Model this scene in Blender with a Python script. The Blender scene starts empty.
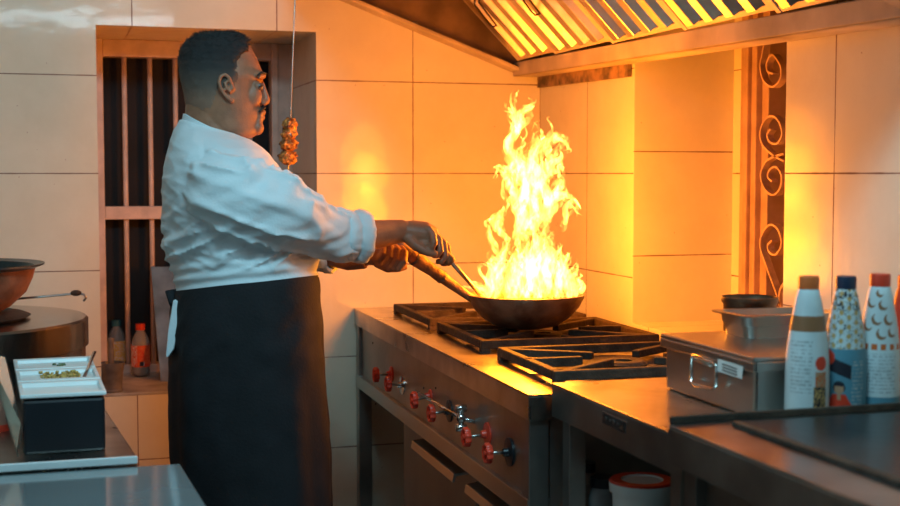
import bpy, bmesh, math, random
from math import sin, cos, pi, radians, atan, sqrt, exp
from mathutils import Vector, Matrix, noise
random.seed(7)
V = Vector
SC = bpy.context.scene
COL = SC.collection

# ------------------------------------------------------------------ camera
FP = 1300.0; YAW = radians(17.1); PIT = atan(79.2 / FP); CH = 1.35
CF = V((sin(YAW)*cos(PIT), cos(YAW)*cos(PIT), -sin(PIT)))
CR = V((cos(YAW), -sin(YAW), 0))
CU = V((sin(YAW)*sin(PIT), cos(YAW)*sin(PIT), cos(PIT)))
CP = V((0, 0, CH))
FH = V((sin(YAW), cos(YAW), 0))
def ray(x, y): return CF + CR*((x-450)/FP) + CU*((253-y)/FP)
def hit(x, y, ax, v):
    d = ray(x, y); t = (v - CP[ax]) / d[ax]; return CP + d*t
def P(x, y, w): return CP + ray(x, y)*w
cam = bpy.data.cameras.new('camera'); co = bpy.data.objects.new('camera', cam); COL.objects.link(co)
m = Matrix((CR, CU, -CF)).transposed().to_4x4(); m.translation = CP
co.matrix_world = m
cam.sensor_width = 36; cam.lens = FP/900*36; cam.clip_start = 0.05
cam.dof.use_dof = True; cam.dof.focus_distance = 3.2; cam.dof.aperture_fstop = 4.0
SC.camera = co

# ------------------------------------------------------------------ materials
MATS = {}
def newmat(name):
    m = bpy.data.materials.new(name); m.use_nodes = True
    nt = m.node_tree; b = nt.nodes['Principled BSDF']; return m, nt, b
def lk(nt, a, b): nt.links.new(a, b)
def math_node(nt, op, a=None, b=None, clamp=False):
    n = nt.nodes.new('ShaderNodeMath'); n.operation = op; n.use_clamp = clamp
    for i, v in enumerate((a, b)):
        if v is None: continue
        if isinstance(v, (int, float)): n.inputs[i].default_value = v
        else: lk(nt, v, n.inputs[i])
    return n.outputs[0]
def mat(name, col, rough=.5, metal=0, var=.15, vscale=8, bump=0, bscale=40, rvar=0, spec=.5, stretch=None,
        trans=0, sss=0, col2=None, ior=1.45, coat=0, sheen=0):
    if name in MATS: return MATS[name]
    m, nt, b = newmat(name)
    tc = nt.nodes.new('ShaderNodeTexCoord'); src = tc.outputs['Object']
    mp = nt.nodes.new('ShaderNodeMapping'); lk(nt, src, mp.inputs[0])
    if stretch: mp.inputs['Scale'].default_value = stretch
    n = nt.nodes.new('ShaderNodeTexNoise'); n.inputs['Scale'].default_value = vscale; n.inputs['Detail'].default_value = 6
    lk(nt, mp.outputs[0], n.inputs['Vector'])
    r = nt.nodes.new('ShaderNodeValToRGB'); lk(nt, n.outputs['Fac'], r.inputs[0])
    c1 = [c*(1-var) for c in col]; c2 = list(col2) if col2 else [min(1, c*(1+var)) for c in col]
    r.color_ramp.elements[0].position = .35; r.color_ramp.elements[1].position = .65
    r.color_ramp.elements[0].color = (*c1, 1); r.color_ramp.elements[1].color = (*c2, 1)
    lk(nt, r.outputs[0], b.inputs['Base Color'])
    b.inputs['Roughness'].default_value = rough; b.inputs['Metallic'].default_value = metal
    b.inputs['IOR'].default_value = ior; b.inputs['Specular IOR Level'].default_value = spec
    b.inputs['Transmission Weight'].default_value = trans
    if coat: b.inputs['Coat Weight'].default_value = coat; b.inputs['Coat Roughness'].default_value = .1
    if sheen: b.inputs['Sheen Weight'].default_value = sheen
    if sss:
        b.inputs['Subsurface Weight'].default_value = sss; b.inputs['Subsurface Radius'].default_value = (.01, .004, .002); b.inputs['Subsurface Scale'].default_value = .5
    if rvar:
        v = math_node(nt, 'MULTIPLY_ADD', n.outputs['Fac'], rvar*2); v.node.inputs[2].default_value = rough - rvar
        lk(nt, v, b.inputs['Roughness'])
    if bump:
        n2 = nt.nodes.new('ShaderNodeTexNoise'); n2.inputs['Scale'].default_value = bscale; n2.inputs['Detail'].default_value = 4
        lk(nt, mp.outputs[0], n2.inputs['Vector'])
        bp = nt.nodes.new('ShaderNodeBump'); bp.inputs['Strength'].default_value = bump; bp.inputs['Distance'].default_value = .01
        lk(nt, n2.outputs['Fac'], bp.inputs['Height']); lk(nt, bp.outputs[0], b.inputs['Normal'])
    MATS[name] = m; return m

def tile_mat(name, axis, a0, aw, z0, zh=.2965, col=(.80, .76, .62), seam=(.22, .13, .09), rough=.08, spec=.32):
    m, nt, b = newmat(name)
    g = nt.nodes.new('ShaderNodeNewGeometry'); s = nt.nodes.new('ShaderNodeSeparateXYZ'); lk(nt, g.outputs['Position'], s.inputs[0])
    def line(o, off, w):
        v = math_node(nt, 'SUBTRACT', o, off); v = math_node(nt, 'DIVIDE', v, w); v = math_node(nt, 'ADD', v, .5)
        v = math_node(nt, 'FRACT', v); v = math_node(nt, 'SUBTRACT', v, .5); v = math_node(nt, 'ABSOLUTE', v)
        return math_node(nt, 'MULTIPLY', v, w)                     # metres from the nearest joint
    lz = line(s.outputs[2], z0, zh)
    if aw: la = line(s.outputs[axis], a0, aw); d = math_node(nt, 'MINIMUM', lz, la)
    else: d = lz
    n = nt.nodes.new('ShaderNodeTexNoise'); n.inputs['Scale'].default_value = 14; n.inputs['Detail'].default_value = 5; lk(nt, g.outputs['Position'], n.inputs['Vector'])
    th = math_node(nt, 'MULTIPLY', n.outputs['Fac'], .0032)
    mask = math_node(nt, 'LESS_THAN', d, th)
    n3 = nt.nodes.new('ShaderNodeTexNoise'); n3.inputs['Scale'].default_value = 2.2; n3.inputs['Detail'].default_value = 7; n3.inputs['Roughness'].default_value = .65; lk(nt, g.outputs['Position'], n3.inputs['Vector'])
    r = nt.nodes.new('ShaderNodeValToRGB'); lk(nt, n3.outputs['Fac'], r.inputs[0])
    r.color_ramp.elements[0].position = .3; r.color_ramp.elements[1].position = .62
    r.color_ramp.elements[0].color = (col[0]*.86, col[1]*.84, col[2]*.80, 1); r.color_ramp.elements[1].color = (*col, 1)
    # small brown specks of grease
    n4 = nt.nodes.new('ShaderNodeTexVoronoi'); n4.inputs['Scale'].default_value = 22; lk(nt, g.outputs['Position'], n4.inputs['Vector'])
    sp = math_node(nt, 'LESS_THAN', n4.outputs['Distance'], .035)
    mx0 = nt.nodes.new('ShaderNodeMix'); mx0.data_type = 'RGBA'; lk(nt, sp, mx0.inputs[0]); lk(nt, r.outputs[0], mx0.inputs[6]); mx0.inputs[7].default_value = (.4, .27, .2, 1)
    mx = nt.nodes.new('ShaderNodeMix'); mx.data_type = 'RGBA'; lk(nt, mask, mx.inputs[0]); lk(nt, mx0.outputs[2], mx.inputs[6]); mx.inputs[7].default_value = (*seam, 1)
    lk(nt, mx.outputs[2], b.inputs['Base Color'])
    rr = math_node(nt, 'MULTIPLY_ADD', mask, .6); rr.node.inputs[2].default_value = rough; b.inputs['Specular IOR Level'].default_value = spec; lk(nt, rr, b.inputs['Roughness'])
    n2 = nt.nodes.new('ShaderNodeTexNoise'); n2.inputs['Scale'].default_value = 15; n2.inputs['Detail'].default_value = 2; lk(nt, g.outputs['Position'], n2.inputs['Vector'])
    h = math_node(nt, 'SUBTRACT', math_node(nt, 'MULTIPLY', n2.outputs['Fac'], .12), math_node(nt, 'MULTIPLY', mask, .12))
    bp = nt.nodes.new('ShaderNodeBump'); bp.inputs['Strength'].default_value = .5; bp.inputs['Distance'].default_value = .012; lk(nt, h, bp.inputs['Height']); lk(nt, bp.outputs[0], b.inputs['Normal'])
    return m

M_tile_back = tile_mat('tile_back', 0, .249, .444, 1.351)
M_tile_right = tile_mat('tile_right', 1, 2.386, .440, 1.351, rough=.17, spec=.18)
M_tile_pier = tile_mat('tile_pier', 0, 0, 0, 1.413)
M_steel = mat('brushed_steel', (.50, .48, .45), .30, 1, .12, 10, .06, 90, .08, stretch=(1, .15, 1))
M_steel_d = mat('dull_steel', (.36, .34, .32), .38, 1, .2, 7, .08, 60, .1)
M_steel_top = mat('worn_steel_top', (.50, .46, .42), .30, 1, .25, 9, .10, 30, .10)
M_chrome = mat('chrome', (.72, .72, .72), .12, 1, .03)
M_iron = mat('cast_iron', (.05, .032, .022), .68, .2, .4, 30, .35, 120)
M_pan = mat('scorched_pan_steel', (.24, .115, .06), .42, .35, .5, 18, .2, 70, .12, col2=(.32, .19, .12))
M_black = mat('black_plastic', (.012, .014, .018), .32, 0, .1)
M_white = mat('white_plastic', (.75, .80, .80), .3, 0, .03)
M_frame = mat('cream_painted_frame', (.62, .47, .40), .45, 0, .12, 20, .1, 80)
M_dark = mat('night_pane', (.012, .010, .011), .8, 0, .3, 5)
M_ledge = mat('stone_ledge', (.42, .40, .38), .45, 0, .3, 12, .1, 60)
M_red = mat('red_plastic', (.72, .055, .025), .35, 0, .15)
M_navy = mat('navy_plastic', (.02, .03, .06), .35)
M_orange = mat('orange_plastic', (.62, .13, .03), .4)
M_wood = mat('worn_wood', (.20, .09, .04), .55, 0, .4, 20, .2, 90, stretch=(1, 1, .3))
M_hood = mat('hood_steel', (.60, .50, .40), .5, .2, .25, 6, .08, 50, .1)
M_hood_in = mat('greasy_brown_panel', (.24, .17, .13), .42, .5, .3, 8, .1, 60)
M_skin = mat('skin', (.31, .14, .08), .46, 0, .14, 30, .12, 260, 0, .45, sss=.08)
M_hair = mat('black_hair', (.020, .018, .018), .6, 0, .5, 120, .5, 300)
M_shirt = mat('white_cotton', (.66, .74, .78), .85, 0, .03, 6, .12, 180, sheen=.2)
M_apron = mat('black_cotton', (.009, .010, .013), .85, 0, .2, 10, .15, 150)
M_trous = mat('dark_trousers', (.03, .03, .035), .85)
M_meat = mat('grilled_meat', (.28, .04, .012), .38, 0, .6, 75, .9, 90, col2=(.85, .38, .08), coat=.4)
M_floor = mat('floor_tile', (.30, .26, .23), .4, 0, .2, 6, .05)
M_ceil = mat('ceiling_paint', (.45, .42, .40), .8)
M_clear = mat('clear_plastic', (.80, .78, .74), .18, 0, .0, trans=.72, ior=1.2)
M_glass = mat('glass', (.95, .95, .95), .04, 0, 0, trans=1, ior=1.3)

# ------------------------------------------------------------------ mesh helpers
class MB:
    def __init__(s): s.v = []; s.f = []; s.mi = []
    def add(s, vs, fs, mi=0):
        o = len(s.v); s.v += [V(a) for a in vs]; s.f += [tuple(i+o for i in f) for f in fs]
        s.mi += (mi if isinstance(mi, list) else [mi]*len(fs)); return s
    def box(s, x0, x1, y0, y1, z0, z1, mi=0):
        vs = [(x, y, z) for z in (z0, z1) for y in (y0, y1) for x in (x0, x1)]
        return s.add(vs, [(0, 2, 3, 1), (4, 5, 7, 6), (0, 1, 5, 4), (2, 6, 7, 3), (0, 4, 6, 2), (1, 3, 7, 5)], mi)
    def obox(s, c, ax, ay, az, mi=0):
        c = V(c); vs = [c+V(ax)*i+V(ay)*j+V(az)*k for k in (-1, 1) for j in (-1, 1) for i in (-1, 1)]
        return s.add(vs, [(0, 2, 3, 1), (4, 5, 7, 6), (0, 1, 5, 4), (2, 6, 7, 3), (0, 4, 6, 2), (1, 3, 7, 5)], mi)
    def prism(s, pts, ext, mi=0):
        n = len(pts); e = V(ext); vs = [V(p) for p in pts]+[V(p)+e for p in pts]
        return s.add(vs, [tuple(range(n))[::-1], tuple(range(n, 2*n))]+[(i, (i+1) % n, n+(i+1) % n, n+i) for i in range(n)], mi)
    def rings(s, rs, cap=True, mi=0, closed=False, mif=None):
        n = len(rs[0]); vs = [p for r in rs for p in r]; fs = []; mis = []
        m = len(rs)
        for i in range(m if closed else m-1):
            j = (i+1) % m
            for k in range(n):
                l = (k+1) % n
                fs.append((i*n+k, i*n+l, j*n+l, j*n+k)); mis.append(mif(i, k) if mif else mi)
        if cap and not closed:
            a = len(vs); vs.append(sum((V(p) for p in rs[0]), V())/n); b = len(vs); vs.append(sum((V(p) for p in rs[-1]), V())/n)
            for k in range(n):
                l = (k+1) % n
                fs.append((a, l, k)); mis.append(mi); fs.append((b, (m-1)*n+k, (m-1)*n+l)); mis.append(mi)
        return s.add(vs, fs, mis)
    def tube(s, pts, rad, n=12, flat=1.0, up=(0, 0, 1), closed=False, mi=0, cap=True):
        pts = [V(p) for p in pts]
        if not isinstance(rad, (list, tuple)): rad = [rad]*len(pts)
        rs = []; prev = None
        for i, p in enumerate(pts):
            if closed: t = pts[(i+1) % len(pts)]-pts[i-1]
            else: t = pts[min(i+1, len(pts)-1)]-pts[max(i-1, 0)]
            t = t.normalized()
            if prev is None:
                u = V(up); 
                if abs(u.dot(t)) > .95: u = V((1, 0, 0))
                a = (u-t*u.dot(t)).normalized()
            else: a = (prev-t*prev.dot(t)).normalized()
            prev = a; b = t.cross(a)
            r = rad[i]
            rs.append([p+a*r*flat*cos(2*pi*k/n)+b*r*sin(2*pi*k/n) for k in range(n)])
        return s.rings(rs, cap, mi, closed)
    def lathe(s, prof, c, n=48, axis=(0, 0, 1), mi=0, mif=None, cap=True, mod=None):
        ax = V(axis).normalized(); u = V((1, 0, 0)) if abs(ax.x) < .9 else V((0, 1, 0))
        a = (u-ax*u.dot(ax)).normalized(); b = ax.cross(a); c = V(c)
        rs = []
        for (r, z) in prof:
            rs.append([c+ax*z+(a*cos(2*pi*k/n)+b*sin(2*pi*k/n))*max(r, 1e-4)*(mod(2*pi*k/n) if mod else 1) for k in range(n)])
        return s.rings(rs, cap, mi, mif=mif)
    def ball(s, c, r, n=16, sc=(1, 1, 1), jit=0, seed=0, mi=0):
        c = V(c); rs = []
        for i in range(1, n):
            ph = pi*i/n; ring = []
            for k in range(2*n):
                th = pi*k/n; d = V((sin(ph)*cos(th), sin(ph)*sin(th), cos(ph)))
                q = r*(1+jit*noise.noise(d*2.3+V((seed*3.1, seed, 0)))+jit*.5*noise.noise(d*5.5+V((seed, 0, seed*2))))
                ring.append(c+V((d.x*sc[0], d.y*sc[1], d.z*sc[2]))*q)
            rs.append(ring)
        return s.rings(rs, True, mi)
    def build(s, name, mats, parent=None, smooth=False, bevel=0, seg=2, remesh=0, sub=0, angle=None):
        if not isinstance(mats, (list, tuple)): mats = [mats]
        off = V()
        p = parent
        while p is not None: off = off+p.location; p = p.parent
        org = V()
        if parent is None and s.v:
            xs = [v.x for v in s.v]; ys = [v.y for v in s.v]; zs = [v.z for v in s.v]
            org = V(((min(xs)+max(xs))/2, (min(ys)+max(ys))/2, min(zs)))
        me = bpy.data.meshes.new(name); me.from_pydata([tuple(v-off-org) for v in s.v], [], s.f)
        for q in mats: me.materials.append(q)
        if len(mats) > 1: me.polygons.foreach_set('material_index', s.mi)
        bm = bmesh.new(); bm.from_mesh(me); bmesh.ops.recalc_face_normals(bm, faces=bm.faces); bm.to_mesh(me); bm.free()
        if smooth: me.polygons.foreach_set('use_smooth', [True]*len(me.polygons))
        if smooth and angle: me.set_sharp_from_angle(angle=radians(angle))
        o = bpy.data.objects.new(name, me); COL.objects.link(o); o.parent = parent; o.location = org
        if bevel:
            b = o.modifiers.new('bevel', 'BEVEL'); b.width = bevel; b.segments = seg; b.limit_method = 'ANGLE'; b.angle_limit = radians(40)
        if remesh:
            b = o.modifiers.new('remesh', 'REMESH'); b.mode = 'VOXEL'; b.voxel_size = remesh; b.use_smooth_shade = True
            b = o.modifiers.new('smooth', 'SMOOTH'); b.factor = .5; b.iterations = 2
        if sub:
            b = o.modifiers.new('sub', 'SUBSURF'); b.levels = sub; b.render_levels = sub
        return o
def thing(name, label, cat, loc, group=None, kind=None):
    o = bpy.data.objects.new(name, None); COL.objects.link(o); o.location = V(loc); o.empty_display_size = .05
    return tag(o, label, cat, group, kind)
def tag(o, label, cat, group=None, kind=None):
    if label: o['label'] = label
    if cat: o['category'] = cat
    if group: o['group'] = group
    if kind: o['kind'] = kind
    return o
def struct(o, label=None, cat=None): return tag(o, label, cat, None, 'structure')
def copy_tree(o, parent=None):
    c = o.copy(); COL.objects.link(c); c.parent = parent
    for ch in list(o.children): copy_tree(ch, c)
    return c
def cr(pts, m):
    """Catmull-Rom through rows of numbers, m steps per span"""
    out = []; n = len(pts)
    for i in range(n-1):
        p0, p1, p2, p3 = pts[max(i-1, 0)], pts[i], pts[i+1], pts[min(i+2, n-1)]
        for k in range(m):
            t = k/m
            out.append(tuple(.5*((2*b)+(-a+c)*t+(2*a-5*b+4*c-d)*t*t+(-a+3*b-3*c+d)*t**3) for a, b, c, d in zip(p0, p1, p2, p3)))
    out.append(tuple(pts[-1])); return out

# ------------------------------------------------------------------ the room
YB = 4.107; XR = 1.581; YF = 4.53; ZC = 2.75
wx0, wx1, wz0, wz1 = .142, .818, .665, 1.80
b = MB()
b.box(-2.2, wx0, YB, 4.75, 0, ZC); b.box(wx1, 2.3, YB, 4.75, 0, ZC)
b.box(wx0, wx1, YB, 4.75, 0, wz0); b.box(wx0, wx1, YB, 4.75, wz1, ZC)
struct(b.build('wall_back', M_tile_back), 'cream tiled wall with barred window behind the cook', 'wall')
# right wall with the window alcove
ay0, ay1, az0, az1 = 2.578, 3.375, .925, 2.3; XA = 1.895
b = MB()
b.box(XR, 2.3, ay1, YB, 0, ZC); b.box(XR, 2.3, -1.2, ay0, 0, ZC)
b.box(XR, 2.3, ay0, ay1, 0, az0); b.box(XR, 2.3, ay0, ay1, az1, ZC)
b.box(XA, 2.3, 3.325, ay1, az0, az1); b.box(XA, 2.3, ay0, 2.66, az0, az1)
struct(b.build('wall_right', M_tile_right), 'tiled side wall behind the cooking range', 'wall')
b = MB(); b.box(XR+.001, XA, ay1-.004, ay1, az0, az1)
struct(b.build('trim_1', M_tile_pier), 'tiled return face of the alcove', 'trim')
b = MB(); b.box(-2.2, 2.3, -1.2, 4.75, -.05, 0); struct(b.build('floor', M_floor), 'kitchen floor', 'floor')
b = MB(); b.box(-2.2, 2.3, -1.2, 4.75, ZC, ZC+.05); struct(b.build('ceiling', M_ceil), 'kitchen ceiling', 'ceiling')
b = MB(); b.box(-2.3, -2.2, -1.2, 4.75, 0, ZC); struct(b.build('wall_left', M_tile_right), 'tiled wall at the left', 'wall')

# barred window in the back wall
win = thing('window_1', 'barred window with cream frame set deep in the tiled wall', 'window', (.48, YF, wz0), kind='structure')
b = MB()
b.box(wx0, wx0+.035, YF-.01, YF+.05, wz0, wz1); b.box(.742, .765, YF-.015, YF+.05, wz0, wz1); b.box(.765, wx1, YF-.0, YF+.05, wz0, wz1)
b.box(wx0+.035, .742, YF-.01, YF+.05, 1.742, wz1); b.box(wx0+.035, .742, YF-.012, YF+.03, 1.196, 1.240)
b.box(wx0+.035, .742, YF-.01, YF+.05, wz0, .70)
b.build('window_frame', M_frame, win, bevel=.003)
for i in range(6):
    x = .247+i*.0845
    MB().tube([(x, YF+.012, .69), (x, YF+.012, 1.75)], .0085, 12).build('bar', M_frame, win, smooth=True)
MB().box(wx0+.03, .75, YF+.06, YF+.068, .69, 1.75).build('pane', M_dark, win)
b = MB(); b.box(wx0-.0, wx1, YB-.002, YF, wz0-.001, wz0+.008); b.build('window_sill', M_ledge, win, bevel=.002)

# alcove window
wn = thing('window_2', 'alcove window with brown frame and iron scroll grille', 'window', (XA, 3.0, az0), kind='structure')
b = MB()
for (ya, yb, xa) in ((3.285, 3.325, XA-.004), (3.262, 3.285, XA-.018), (3.235, 3.262, XA-.006), (3.20, 3.235, XA+.012)):
    b.box(xa, 2.0, ya, yb, az0+.01, az1)
b.box(XA-.005, 2.0, 2.66, 3.20, az0, az0+.05)
M_frame2 = mat('brown_primed_frame', (.46, .30, .22), .5, 0, .15, 14, .1, 60)
b.build('window_frame', M_frame2, wn, bevel=.003)
M_dusk = mat('dusty_pane', (.05, .028, .02), .4, 0, .3, 5)
MB().box(2.02, 2.03, 2.66, 3.3, az0+.01, az1).build('pane', M_dusk, wn)
def tape(pts2, x, w=.020, th=.0028):
    """flat iron strip following pixel points on the plane X = x"""
    p = [hit(a, c, 0, x) for a, c in pts2]; rs = []
    for i in range(len(p)):
        t = (p[min(i+1, len(p)-1)]-p[max(i-1, 0)]).normalized(); nn = V((0, -t.z, t.y))
        rs.append([p[i]+nn*th+V((w/2, 0, 0)), p[i]+nn*th-V((w/2, 0, 0)), p[i]-nn*th-V((w/2, 0, 0)), p[i]-nn*th+V((w/2, 0, 0))])
    return rs
def spiral(cx, cy, rx, ry, a0, turns, sgn=1, inner=.28, n=40):
    o = []
    for i in range(n+1):
        t = i/n; a = a0+sgn*turns*2*pi*t; k = 1-(1-inner)*t**.8
        o.append((cx+rx*k*cos(a), cy-ry*k*sin(a)))
    return o
M_scroll = mat('painted_iron_scroll', (.60, .40, .30), .42, .2, .2, 40, .1)
XS = XA-.03
SQ = lambda L_: [(690+a/1.686, 20+b_/1.686) for a, b_ in L_]
for pts2 in (
    [(768.5, 36), (765, 55), (763, 66), (766, 80), (774.7, 87), (782.7, 80), (783.5, 67), (775.5, 55), (770, 62), (770.3, 71), (776, 74)],
    SQ([(163, 238), (145, 228), (128, 212), (123, 192), (130, 170), (143, 162), (155, 172), (160, 192), (152, 208), (140, 206), (135, 194), (141, 184)]),
    SQ([(163, 226), (148, 230), (132, 240), (124, 262), (131, 285), (145, 295), (157, 283), (159, 262), (150, 248), (140, 252), (136, 264), (143, 272)]),
    SQ([(165, 505), (150, 460), (132, 410), (123, 380), (128, 358), (141, 345), (154, 355), (159, 378), (150, 395), (139, 392), (136, 380), (143, 372)]),
    SQ([(172, 440), (160, 448), (155, 468), (160, 492), (175, 500)])):
    MB().rings(tape(cr(pts2, 7), XS)).build('iron_scroll', M_scroll, wn, smooth=True, angle=50)

# ------------------------------------------------------------------ extractor hood
hd = thing('extractor_hood', 'large steel extractor hood with sloping baffle filters above the range', 'hood', (1.3, 3.1, 1.63))
def hz(y): return 1.632+(y-1.98)/(3.95-1.98)*.038          # lower edge rises slightly to the far end
HY0, HY1 = 1.99, 4.095
def bar_y(mb, x0, x1, dz0, dz1, y0=HY0, y1=HY1):
    vs = [(x, y, hz(y)+d) for y in (y0, y1) for (x, d) in ((x0, dz0), (x1, dz0), (x1, dz1), (x0, dz1))]
    mb.add(vs, [(0, 1, 2, 3), (4, 7, 6, 5), (0, 4, 5, 1), (1, 5, 6, 2), (2, 6, 7, 3), (3, 7, 4, 0)])
b = MB(); bar_y(b, 1.478, 1.50, 0, .046); bar_y(b, 1.478, 1.578, 0, .005); b.build('gutter_beam', M_hood, hd, bevel=.003)
b = MB(); bar_y(b, 1.565, 1.579, -.035, .0, 3.385, HY1); b.build('wall_strip', mat('grimy_strip', (.20, .16, .13), .7, .2, .5, 25, .3, 60, col2=(.45, .28, .15)), hd, bevel=.001)
# end panels
def end_panel(y0, y1, name, mt):
    z = hz(y0); pr = [(1.49, z+.02), (.70, z+.02+.29), (.70, z+1.0), (1.575, z+1.0), (1.575, z+.02)]
    MB().prism([(x, y0, zz) for x, zz in pr], (0, y1-y0, 0)).build(name, mt, hd)
    e = MB(); d = V((-.79, 0, .29)).normalized(); nn = V((-d.z, 0, d.x))*-1
    c = V((1.095, (y0+y1)/2, z+.02+.145)); return c, d
end_panel(4.085, 4.1, 'end_panel', M_hood_in); end_panel(HY0, HY0+.012, 'end_panel', M_steel_d)
for (ya, yb) in ((4.035, 4.104), (HY0-.004, HY0+.045)):
    z = hz(ya); b = MB(); d = V((-.79, 0, .29)).normalized()*.42; nn = V((.29, 0, .79)).normalized()*.006
    c = V((1.50, (ya+yb)/2, z+.014))+d; b.obox(c, d, V((0, (yb-ya)/2, 0)), nn); b.build('edge_flange', M_hood, hd, bevel=.002)
b = MB()
for (x, yp) in ((376.2, 9.5), (415, 23.5)):
    b = MB(); p = hit(x, yp, 1, 4.08); b.lathe([(0, 0), (.009, .0), (.009, .006), (.004, .010), (0, .011)], p, 10, (0, -1, 0))
    b.build('rivet', M_steel_d, hd, smooth=True, angle=40)
# baffle filters: each panel has upright channels running up the slope
SL = V((-.195, 0, .198)).normalized(); SN = V((SL.z, 0, -SL.x)); SN = V((-abs(SN.x), 0, -abs(SN.z)))
L = .62
M_slat = mat('bright_baffle_steel', (.50, .43, .36), .33, 1, .2, 6, .08, 40, .06)
def filt(y0, y1):
    z0 = (hz(y0)+hz(y1))/2+.052; base = V((1.472, 0, z0)); fr = MB()
    w = y1-y0; c = base+SL*L/2+V((0, (y0+y1)/2, 0))
    f = None
    fr.obox(c-SN*.030, SL*L/2, V((0, w/2, 0)), SN*.003)
    for (yy) in (y0+.009, y1-.009): fr.obox(base+SL*L/2+V((0, yy, 0))+SN*-.006, SL*L/2, V((0, .009, 0)), SN*.010)
    for t in (.008, L-.012): fr.obox(base+SL*t+V((0, (y0+y1)/2, 0))-SN*.008, SL*.008, V((0, w/2, 0)), SN*.010)
    o = fr.build('filter_frame', M_hood, hd, bevel=.0015)
    n = max(1, int(round((w-.03)/.086))); st = (w-.036)/n
    bf = MB()
    for i in range(n):
        yc = y0+.018+st*(i+.5); hw = st*.42
        pr = [(-hw, -.022), (-hw, -.012), (-hw*.55, .016), (hw*.25, .018), (hw, -.010), (hw, -.022)]
        pts = [base+SL*.016+V((0, yc+a, 0))+SN*bb for a, bb in pr]
        bf.prism(pts, SL*(L-.03))
    bf.build('baffle_slats', M_slat, o, bevel=.0015, seg=1)
    hb = MB()
    cc = base+SL*.16+V((0, (y0+y1)/2, 0))+SN*.018
    k = V((0, .022, 0)); hb.tube([cc-k+SL*.10, cc-k+SN*.012+SL*.09, cc-k+SN*.018+SL*.012, cc-k*.8+SN*.018, cc+k*.8+SN*.018, cc+k+SN*.018+SL*.012, cc+k+SN*.012+SL*.09, cc+k+SL*.10], .003, 8)
    hb.build('filter_handle', M_iron, o, smooth=True)
ys = [2.02, 2.44, 2.86, 3.28, 3.70, 4.03]
for i in range(5): filt(ys[i]+.004, ys[i+1]-.004)
MB().box(.70, 1.575, HY0, 4.1, hz(2)+1.0, hz(2)+1.02).build('top_panel', M_steel_d, hd)
p0 = V((1.472, 0, hz(3)+.052))+SL*L
MB().prism([(p0.x, HY0, p0.z), (p0.x-.02, HY0, p0.z+.02), (.72, HY0, hz(3)+1.0), (.75, HY0, hz(3)+1.0)], (0, HY1-HY0, 0)).build('front_panel', M_hood, hd)
MB().box(.70, .712, HY0, HY1, 1.955, hz(2)+1.0).build('light_block_skirt', M_hood, hd)  # unseen skirt, added to keep the cool lamp off the walls behind the range

# ------------------------------------------------------------------ the cooking range
ZS = .915; SX0, SX1, SY0, SY1 = .915, 1.552, 2.374, 4.092
RA = -.024; RC = V((1.25, 3.2, 0))          # the range stands very slightly askew to the wall
RM = Matrix.Rotation(RA, 4, 'Z')
def hitr(x, y, X):
    n = RM @ V((1, 0, 0)); p0 = RC+RM @ (V((X, 3.2, 0))-RC); d = ray(x, y)
    q = CP+d*((p0-CP).dot(n)/d.dot(n)); return RC+RM.inverted() @ (q-RC)
rg = thing('cooking_range', 'long steel gas range with red valve wheels, under the flaming pan', 'range', (1.25, 3.2, 0))
b = MB(); b.box(SX0, SX1, SY0, SY1, ZS-.004, ZS)
b.box(SX0, SX0+.004, SY0, SY1, ZS-.052, ZS-.004); b.box(SX0+.004, SX1, SY0, SY0+.004, ZS-.052, ZS-.004)
b.build('top', M_steel_top, rg, bevel=.0015)
XP = SX0+.014
MB().box(XP, XP+.004, SY0+.02, SY1-.04, .70, ZS-.05).build('control_panel', M_steel_d, rg)
MB().box(SX0+.002, SX0+.05, SY0+.01, SY1-.01, .662, .702).build('lower_rail', M_steel, rg, bevel=.002)
for yy in (SY0+.008, SY1-.052):
    for xx in (SX0+.004, SX1-.05): MB().box(xx, xx+.042, yy, yy+.042, 0, ZS-.005).build('leg', M_steel_d, rg, bevel=.002)
MB().box(SX0+.05, SX1-.01, SY0+.014, SY0+.018, .12, ZS-.05).build('end_panel', M_steel_d, rg)
MB().box(SX1-.012, SX1-.006, SY0+.02, SY1-.02, .12, ZS-.05).build('back_panel', M_steel_d, rg)
MB().box(SX0+.03, SX1-.02, SY0+.02, SY1-.02, .12, .14).build('bottom_shelf', M_steel_d, rg)
M_door = mat('door_steel', (.30, .29, .28), .42, .9, .15, 4)
for (ya, yb, ha, hb_) in ((2.42, 2.85, 2.50, 2.82), (2.87, 3.60, 2.92, 3.33)):
    d = MB().box(XP+.03, XP+.045, ya, yb, .15, .66).build('door', M_door, rg, bevel=.003)
    h = MB(); h.prism([(XP+.03, ha, .640), (XP-.012, ha, .634), (XP-.016, ha, .614), (XP-.010, ha, .614), (XP-.006, ha, .628), (XP+.03, ha, .632)], (0, hb_-ha, 0))
    h.build('door_handle', M_steel, d, bevel=.001)
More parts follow.
